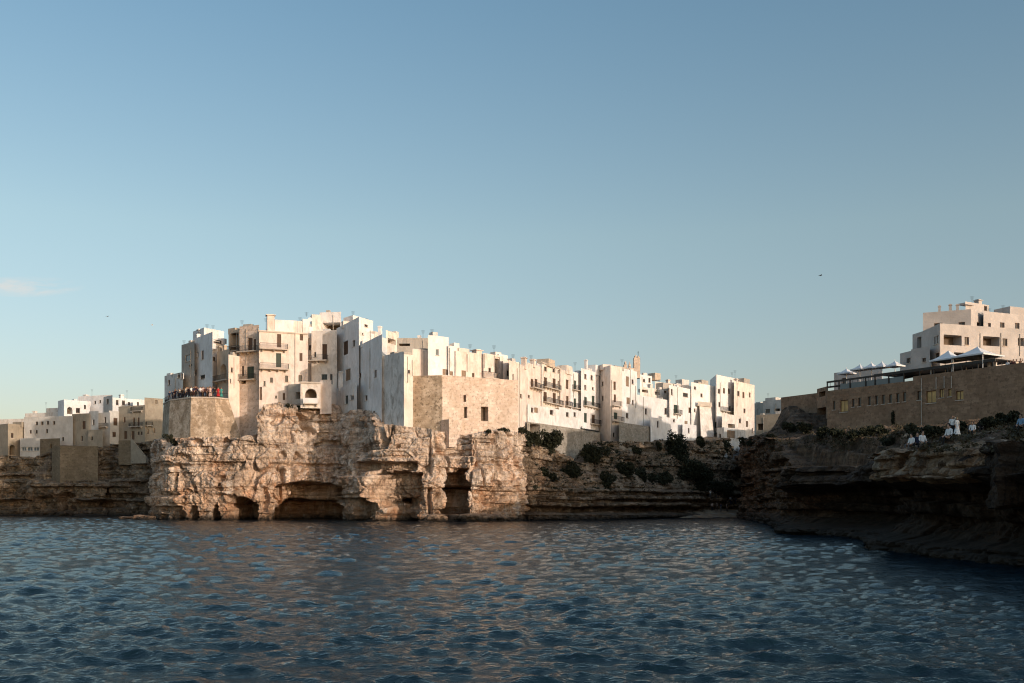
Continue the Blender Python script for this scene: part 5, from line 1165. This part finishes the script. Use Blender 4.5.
for i, (px, top, nm) in enumerate(((1007.5, 'cloth_white', 'white top leftmost in the group'), (1010.5, 'cloth_black', 'black top second from the left in the group'), (1013.5, 'cloth_maroon', 'dark red top in the middle of the group'), (1016.5, 'cloth_cream', 'cream top fourth in the group'), (1020.5, 'cloth_brown', 'brown top at the right of the group'))):
    p = along(px, 1.4 + .3 * (i % 2)); person(p.x, p.y, ZF + .45, R(-50 + 20 * i), ('stand', 'raise', 'lean')[i % 3], top, 'cloth_black', 'hair_brown', f'person in a {nm} on the restaurant terrace', 'group on the restaurant terrace')
h = hit(1012, 472)
if h is not None:
    def block(x, y, z, s):
        bm = bmesh.new(); bmesh.ops.create_cube(bm, size=2.0); bmesh.ops.subdivide_edges(bm, edges=bm.edges[:], cuts=28, use_grid_fill=True)
        c = np.array([v.co[:] for v in bm.verts]); r = np.abs(c).max(1) / np.maximum(1e-6, np.linalg.norm(c, axis=1)); k = (1 - .12 * (1 - r / r.max()))[:, None]
        w = c * np.array(s); n1 = fbm(w[:, 0] * .7, w[:, 1] * .7, w[:, 2] * 1.3, 5, 101, .6); st = np.round(vnoise(w[:, 0] * .3, w[:, 1] * .3, w[:, 2] * 2.4, 102) * 3) / 3
        c = w * k * (1 + .10 * n1 + .07 * st)[:, None]
        for v, p in zip(bm.verts, c): v.co = p
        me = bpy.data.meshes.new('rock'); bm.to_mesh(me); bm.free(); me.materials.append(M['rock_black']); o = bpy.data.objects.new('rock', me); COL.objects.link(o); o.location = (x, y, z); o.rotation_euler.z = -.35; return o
    tag(block(h.x + 1.5, h.y + .4, h.z - .15, (1.95, 1.6, 1.35)), 'big black rock block jutting from the ledge at the right picture edge', 'rock')
# bathers and walkers on the beach
rb = random.Random(9)
for i in range(26):
    px, py = rb.uniform(706, 736), rb.uniform(504, 512); h = hit(px, py)
    if h is None or drop(h.x, h.y) < .15 or drop(h.x, h.y) > 4.5: continue
    top = rb.choice(['cloth_white', 'cloth_black', 'cloth_pink', 'cloth_navy', 'cloth_black'])
    dk = top in ('cloth_black', 'cloth_navy')
    person(h.x, h.y, drop(h.x, h.y), rb.uniform(-3, 3), rb.choice(['stand', 'raise', 'stand']), top, rb.choice(['cloth_black', 'cloth_navy', 'cloth_grey']), 'hair_brown',
           'person in dark clothes on the pebble beach at the head of the cove' if dk else 'person in a pale top on the pebble beach at the head of the cove', 'dark-clothed people on the pebble beach' if dk else 'people in pale tops on the pebble beach', rb.uniform(.9, 1.08))

# ------------------------------------------------------------------ vegetation
def leaf_crown(name, blobs, n, leaf, mat, parent, seed):
    r = np.random.default_rng(seed); o0 = np.array(ORIG[parent]); V = []; 
    vol = np.array([b[3] * b[4] * b[5] for b in blobs]) ** (2 / 3); pick = r.choice(len(blobs), n, p=vol / vol.sum())
    B = np.array(blobs)[pick]; d = r.normal(size=(n, 3)); d /= np.linalg.norm(d, axis=1)[:, None]
    rad = r.uniform(0.35, 1.0, n) ** 0.55 * (1 + 0.28 * fbm(d[:, 0] * 2 + pick, d[:, 1] * 2, d[:, 2] * 2, 3, seed))
    C = B[:, :3] + d * rad[:, None] * B[:, 3:6]
    u = r.normal(size=(n, 3)); u /= np.linalg.norm(u, axis=1)[:, None]; w = np.cross(u, r.normal(size=(n, 3))); w /= np.linalg.norm(w, axis=1)[:, None]
    s = leaf * r.uniform(.5, 1.2, n)[:, None]; q = np.stack([C - u * s, C + w * s * .55, C + u * s, C - w * s * .55], 1).reshape(-1, 3) - o0
    me = bpy.data.meshes.new(name); me.from_pydata(q.tolist(), [], (np.arange(n * 4).reshape(-1, 4)).tolist()); me.materials.append(mat); me.update()
    o = bpy.data.objects.new(name, me); COL.objects.link(o); o.parent = parent; ORIG[o] = tuple(o0); return o
def bush(px0, px1, py0, py1, label, n=1600, leaf=.26, mat='bush', name='bush', group=None, blobs=6, seed=1, lift=0.0):
    """scrub filling the given window of the slope"""
    rr = random.Random(seed); pm, pb = (px0 + px1) / 2, py1
    h = hit(pm, py1 - .5) or hit(pm, py1 + 3)
    if h is None: return
    k = h.y / F; c = Vector((h.x, h.y, h.z)); W, Hh = (px1 - px0) * k, (py1 - py0) * k
    root = thing(name, label, 'bush' if name != 'tree' else 'tree', (c.x, c.y, c.z), group); bl = []
    for i in range(blobs):
        fx = rr.uniform(-.36, .36); x = c.x + fx * W; zz = c.z + Hh * rr.uniform(.25, .72)
        bl.append((x, c.y + rr.uniform(-.5, .8), zz, W * rr.uniform(.16, .30) + .1, max(.35, W * .2), Hh * rr.uniform(.18, .32) + .1))
    leaf_crown('crown', bl, n, leaf, M[mat], root, seed)
    st = MB()
    for b in bl: 
        a = Vector((c.x + (b[0] - c.x) * .3, c.y, c.z - .3)); m_ = a.lerp(Vector(b[:3]), .55) + Vector((rr.uniform(-.2, .2), 0, .1)); st.tube(a, m_, .07, .045, 5); st.tube(m_, b[:3], .045, .015, 5)
    st.build('stem', M['twig'], root)
G5 = 'dark bushes on the cove slope'
bush(519, 540, 427, 447, 'dense dark bush hanging over the right end of the sunlit cliff', 2600, seed=1, group=G5, blobs=8)
bush(535, 561, 430, 455, 'broad dark bush below the garage opening of the retaining wall', 3200, seed=2, group=G5, blobs=9)
bush(580.5, 585, 424, 447, 'slim upright dark creeper on the stained retaining wall', 700, .2, seed=3, group=G5, blobs=5)
bush(580, 609, 443, 466, 'rounded dark bush left of the foot of the tan tower house', 2800, seed=4, group=G5, blobs=8)
bush(560, 580, 459, 477, 'dark bush halfway down the slope below the retaining wall', 1500, seed=5, group=G5)
bush(540, 556, 468, 480, 'small dark bush low on the slope beside the sunlit cliff', 700, seed=15, group=G5, blobs=4)
bush(614, 636, 460, 479, 'dark bush at the right foot of the tan tower house', 1900, seed=6, group=G5)
bush(634, 657, 463, 484, 'dark bush sprawling down the middle of the cove slope', 1900, seed=7, group=G5)
bush(667, 690, 431, 468, 'tallest dark tree clump below the blue-shaded cube house', 5200, .24, 'cypress', 'tree', seed=8, blobs=15, group=G5)
bush(674, 704, 455, 484, 'large dark bush mass under the tallest tree clump', 4200, seed=10, group=G5, blobs=11)
bush(690, 720, 463, 494, 'large dark bush lower down to the right of the tallest tree clump', 4200, seed=11, group=G5, blobs=11)
bush(655, 672, 470, 486, 'dark bush low on the slope left of the large bush mass', 1500, seed=19, group=G5, blobs=6)
bush(596, 616, 472, 488, 'flat dark bush low on the slope below the tan tower house', 1300, seed=20, group=G5, blobs=6)
bush(709, 732, 478, 498, 'lowest dark bush of the slope just above the beach', 2200, seed=12, group=G5, blobs=8)
bush(696, 707, 434, 447, 'small dark bush at the foot of the sloping buttress', 800, seed=13, group=G5, blobs=4)
bush(712, 736, 438, 455, 'dark bush arching over the rock below the garage box house', 1700, seed=14, group=G5)
bush(631, 641, 444, 455, 'little dark bush at the base of the grey retaining wall', 600, seed=16, group=G5, blobs=4)
bush(654, 662, 440, 452, 'little dark bush left of the cypress-like tree', 500, seed=17, group=G5, blobs=4)
bush(738, 752, 436, 447, 'small dark bush at the right end of the white row', 700, seed=18, group=G5, blobs=4)
G6 = 'scrub along the right headland'
rs = random.Random(4)
for i, (px, py, w_, h_, lab) in enumerate(((790, 433, 14, 10, 'leftmost scrub bush below the ruined wall'), (806, 434, 16, 12, 'scrub bush under the two dark openings of the stone block'), (822, 437, 14, 10, 'scrub bush at the left corner of the restaurant wall'),
        (838, 438, 18, 9, 'wide low scrub below the big yellow window'), (857, 438, 16, 10, 'scrub bush below the narrow windows at the left of the restaurant'), (876, 436, 18, 10, 'scrub bush below the middle narrow windows'),
        (915, 436, 20, 11, 'scrub bush right of the dark wall creeper'), (932, 436, 18, 9, 'scrub bush left of the white-clad couple'), (962, 432, 14, 9, 'scrub bush right of the white-clad couple'),
        (992, 428, 22, 12, 'broad scrub bush below the taller restaurant wing'), (1010, 424, 20, 12, 'rightmost scrub bush near the picture edge'), (770, 442, 14, 7, 'low scrub on the brink of the far dark cliff'),
        (752, 446, 10, 6, 'low scrub on the left tip of the dark headland'), (890, 446, 14, 7, 'low scrub left of the seated trio'))):
    bush(px - w_ / 2, px + w_ / 2, py - h_, py, lab, 900, .2, 'bush', seed=40 + i, group=G6, blobs=6)
def creeper():
    c = along(893, -.12); z0, z1 = zat(430, 179), zat(413, 179); root = thing('wall_creeper', 'narrow dark creeper growing up the restaurant wall', 'creeper', (*c, z0))
    bl = [(c.x, c.y, z0 + (z1 - z0) * f, .25, .15, .5) for f in (.1, .35, .6, .85)] + [(*(c + WT_ * .35), z0 + .3, .5, .15, .35)]
    leaf_crown('crown', bl, 900, .13, M['cypress'], root, 77); m = MB(); m.tube((*c, z0 - .6), (*c, z1), .05, .02, 6); m.build('stem', M['twig'], root)
creeper()
G7 = 'small shrubs on the sunlit cliff'
for i, (px, py, w_, h_, lab) in enumerate(((168, 442, 12, 10, 'shrub at the left foot of the round bastion'), (176, 446, 10, 7, 'shrub below the mossy side of the round bastion'), (505, 433, 14, 5, 'thin green shrub on top of the cliff under the bastion wall'),
        (521, 434, 10, 7, 'shrub on the right brink of the sunlit cliff'), (486, 434, 10, 4, 'low shrub on the cliff top below the bastion window'), (300, 411, 12, 5, 'shrub under the white arched doorway'), (289, 409, 9, 5, 'shrub on the cliff below the grey shed'))):
    bush(px - w_ / 2, px + w_ / 2, py - h_, py, lab, 500, .14, 'bush', seed=70 + i, group=G7, blobs=5)
G8 = 'scrub on the far shore cliff'
for i, (px, py, w_, h_, lab) in enumerate(((30, 470, 24, 8, 'scrub on the far shore below the glazed low house'), (110, 462, 22, 9, 'scrub on the far shore right of the huge retaining wall'), (138, 468, 20, 8, 'scrub on the far shore below the stair ramp'), (10, 464, 18, 6, 'scrub at the left edge of the far shore cliff'))):
    GROUND_far = GROUND
    bush(px - w_ / 2, px + w_ / 2, py - h_, py, lab, 800, .3, 'bush', seed=90 + i, group=G8, blobs=6)

# low dry scrub and tufts nobody could count, on the cove slope and the headland's top
def tufts(name, windows, count, leaf, mat, seed):
    r = np.random.default_rng(seed); pts = []
    while len(pts) < count:
        x0, x1, y0, y1 = windows[r.integers(len(windows))]; px, py = r.uniform(x0, x1), r.uniform(y0, y1)
        if float(vnoise(np.array(px * .05), np.array(py * .09), 0.5, seed)) < r.uniform(-.5, .35): continue
        h = hit(px, py)
        if h is not None: pts.append((h.x, h.y, h.z, r.uniform(.25, .75)))
    C = np.repeat(np.array(pts), 16, 0); n = len(C); d = r.normal(size=(n, 3)); d[:, 2] = np.abs(d[:, 2]) * .6
    c = C[:, :3] + d * C[:, 3:4] * .42; u = r.normal(size=(n, 3)); u /= np.linalg.norm(u, axis=1)[:, None]; w = np.cross(u, r.normal(size=(n, 3))); w /= np.linalg.norm(w, axis=1)[:, None]
    s = leaf * r.uniform(.4, 1.2, n)[:, None]; q = np.stack([c - u * s, c + w * s * .5, c + u * s, c - w * s * .5], 1).reshape(-1, 3)
    me = bpy.data.meshes.new(name); me.from_pydata(q.tolist(), [], np.arange(n * 4).reshape(-1, 4).tolist()); me.materials.append(mat); me.update()
    o = bpy.data.objects.new(name, me); COL.objects.link(o); tag(o, kind='stuff'); return o
tag(tufts('ground_scrub', [(530, 735, 442, 492), (600, 735, 440, 480)], 620, .2, M['bush'], 3), 'dark low scrub scattered over the shaded cove slope', 'scrub')
tag(tufts('dry_grass', [(745, 1024, 428, 452), (760, 870, 425, 445), (880, 1024, 424, 440)], 520, .13, M['drygrass'], 4), 'dry grass and weeds on top of the dark right headland', 'grass')

# ------------------------------------------------------------------ gulls
def gull(px, py, d, bank, mat, label, sc=1.0):
    x, y = xy(px, d); z = zat(py, d); root = thing('seagull', label, 'bird', (x, y, z), 'gulls in the sky', rz=bank)
    c = Vector((x, y, z)); b = MB(); prof = [(-.30, .01), (-.22, .05), (-.05, .085), (.10, .08), (.20, .05), (.26, .045), (.31, .015), (.35, .006)]
    for (a, ra), (e, re_) in zip(prof, prof[1:]): b.tube(c + Vector((a * sc, 0, 0)), c + Vector((e * sc, 0, 0)), ra * sc, re_ * sc, 8, cap=False)
    t = c + Vector((-.28 * sc, 0, 0)); b.quad(t, t + Vector((-.16, .07, 0)) * sc, t + Vector((-.18, 0, 0)) * sc, t + Vector((-.16, -.07, 0)) * sc)
    b.build('body', M[mat], root, smooth=True)
    for s in (-1, 1):
        w_ = MB(); P_ = [(0.10, .05, .03), (.14, .32, .16), (0.02, .68, .08), (-.06, .69, .08), (-.02, .34, .155), (-.10, .05, .03)]
        w_.poly([c + Vector((a * sc, s * bq * sc, e * sc)) for a, bq, e in (P_[0], P_[1], P_[4], P_[5])]); w_.poly([c + Vector((a * sc, s * bq * sc, e * sc)) for a, bq, e in (P_[1], P_[2], P_[3], P_[4])]); w_.build('wing', M[mat], root)
gull(152, 325, 320, .5, 'cloth_white', 'white gull flying in the sky left of the old town')
gull(107.5, 316.5, 360, 1.2, 'cloth_grey', 'dark gull flying left of the white gull')
gull(820.5, 275.5, 260, .2, 'cloth_black', 'dark bird flying in the sky above the right headland')
# ------------------------------------------------------------------ sky, sun, camera
SUN_AZ, SUN_EL = math.atan2(0.72, -0.695), R(9.6)       # azimuth clockwise from +Y
w = bpy.data.worlds.new('World'); scene.world = w; w.use_nodes = True
nt = w.node_tree; nt.nodes.clear(); n = N(nt)
out = nt.nodes.new('ShaderNodeOutputWorld'); bg = nt.nodes.new('ShaderNodeBackground'); lk(nt, bg.outputs[0], out.inputs[0])
sky = n('TexSky', sky_type='NISHITA', sun_disc=False, sun_elevation=SUN_EL, sun_rotation=SUN_AZ, altitude=0.0, air_density=1.0, dust_density=1.5, ozone_density=2.0)
dirv = n('TexCoord').outputs['Generated']; dx, dy, dz = n.sep(dirv)[:3]
p = n.math('DIVIDE', dx, n.math('MAXIMUM', dy, 0.02)); q = n.math('DIVIDE', dz, n.math('MAXIMUM', dy, 0.02))
vec = n('CombineXYZ', {0: n.math('MULTIPLY', p, 26.0), 1: n.math('MULTIPLY', q, 130.0), 2: 0.4}).outputs[0]
cn = n.noise(vec, 1.0, 6, 0.6, 0.4)
ea = n.math('POWER', n.math('DIVIDE', n.math('ADD', p, 0.49), 0.062), 2.0); eb = n.math('POWER', n.math('DIVIDE', n.math('SUBTRACT', q, 0.2195), 0.011), 2.0)
mask = n.math('SUBTRACT', 1.0, n.math('ADD', ea, eb), clamp=True)
mask = n.math('MULTIPLY', n.math('MULTIPLY', mask, n.ramp(cn, [(0.36, 0.0), (0.66, 1.0)])), 0.75)
SKY_TINT = (1.75, 1.42, 1.12)
c = n.mix(1.0, sky.outputs[0], n.ramp(dz, [(0.0, (0.66, 0.555, 0.57)), (0.10, (0.70, 0.585, 0.545)), (0.26, (0.82, 0.715, 0.585)), (0.46, (0.67, 0.70, 0.63)), (0.66, (1.0, 0.97, 0.92))]), 'MULTIPLY')  # overhead sky raised as added fill for shaded walls
c = n('VectorMath', {0: c, 1: (2.0, 2.0, 2.0)}, operation='MULTIPLY').outputs[0]
back_fill = n('MapRange', {0: dy, 1: 0.15, 2: -0.55, 3: 1.0, 4: 1.3}).outputs[0]      # added fill: sky behind the camera brightened for shaded walls
c = n('VectorMath', {0: c, 1: n('CombineXYZ', {0: back_fill, 1: back_fill, 2: back_fill}).outputs[0]}, operation='MULTIPLY').outputs[0]
c = n.mix(mask, c, (5.2, 4.9, 4.6))
lk(nt, c, bg.inputs[0]); bg.inputs[1].default_value = 0.15
sl = bpy.data.lights.new('sun', 'SUN'); sl.energy = 2.9; sl.angle = R(0.53); sl.color = (1.0, 0.84, 0.72)
so = bpy.data.objects.new('sun', sl); COL.objects.link(so)
sd = Vector((math.sin(SUN_AZ) * math.cos(SUN_EL), math.cos(SUN_AZ) * math.cos(SUN_EL), math.sin(SUN_EL)))
so.rotation_euler = sd.to_track_quat('Z', 'Y').to_euler(); so.location = sd * 200
cam = bpy.data.cameras.new('camera'); cam.lens = F / 1024 * 36; cam.sensor_width = 36; cam.shift_y = (HY - 341.5) / 1024; cam.clip_end = 20000; cam.clip_start = 0.5
co = bpy.data.objects.new('camera', cam); COL.objects.link(co); co.location = (0, 0, H0); co.rotation_euler = (R(90), 0, 0)
scene.camera = co
scene.view_settings.view_transform = 'Standard'; scene.view_settings.look = 'None'; scene.view_settings.exposure = 0
scene.render.engine = 'CYCLES'
scene.cycles.caustics_reflective = False; scene.cycles.caustics_refractive = False; scene.cycles.max_bounces = 6; scene.cycles.use_adaptive_sampling = False; scene.cycles.use_denoising = True; scene.cycles.denoiser = 'OPENIMAGEDENOISE'; scene.cycles.denoising_input_passes = 'RGB_ALBEDO_NORMAL'; scene.cycles.denoising_prefilter = 'ACCURATE'; scene.cycles.pixel_filter_type = 'BLACKMAN_HARRIS'; scene.cycles.filter_width = 1.15; scene.cycles.sample_clamp_indirect = 1.5
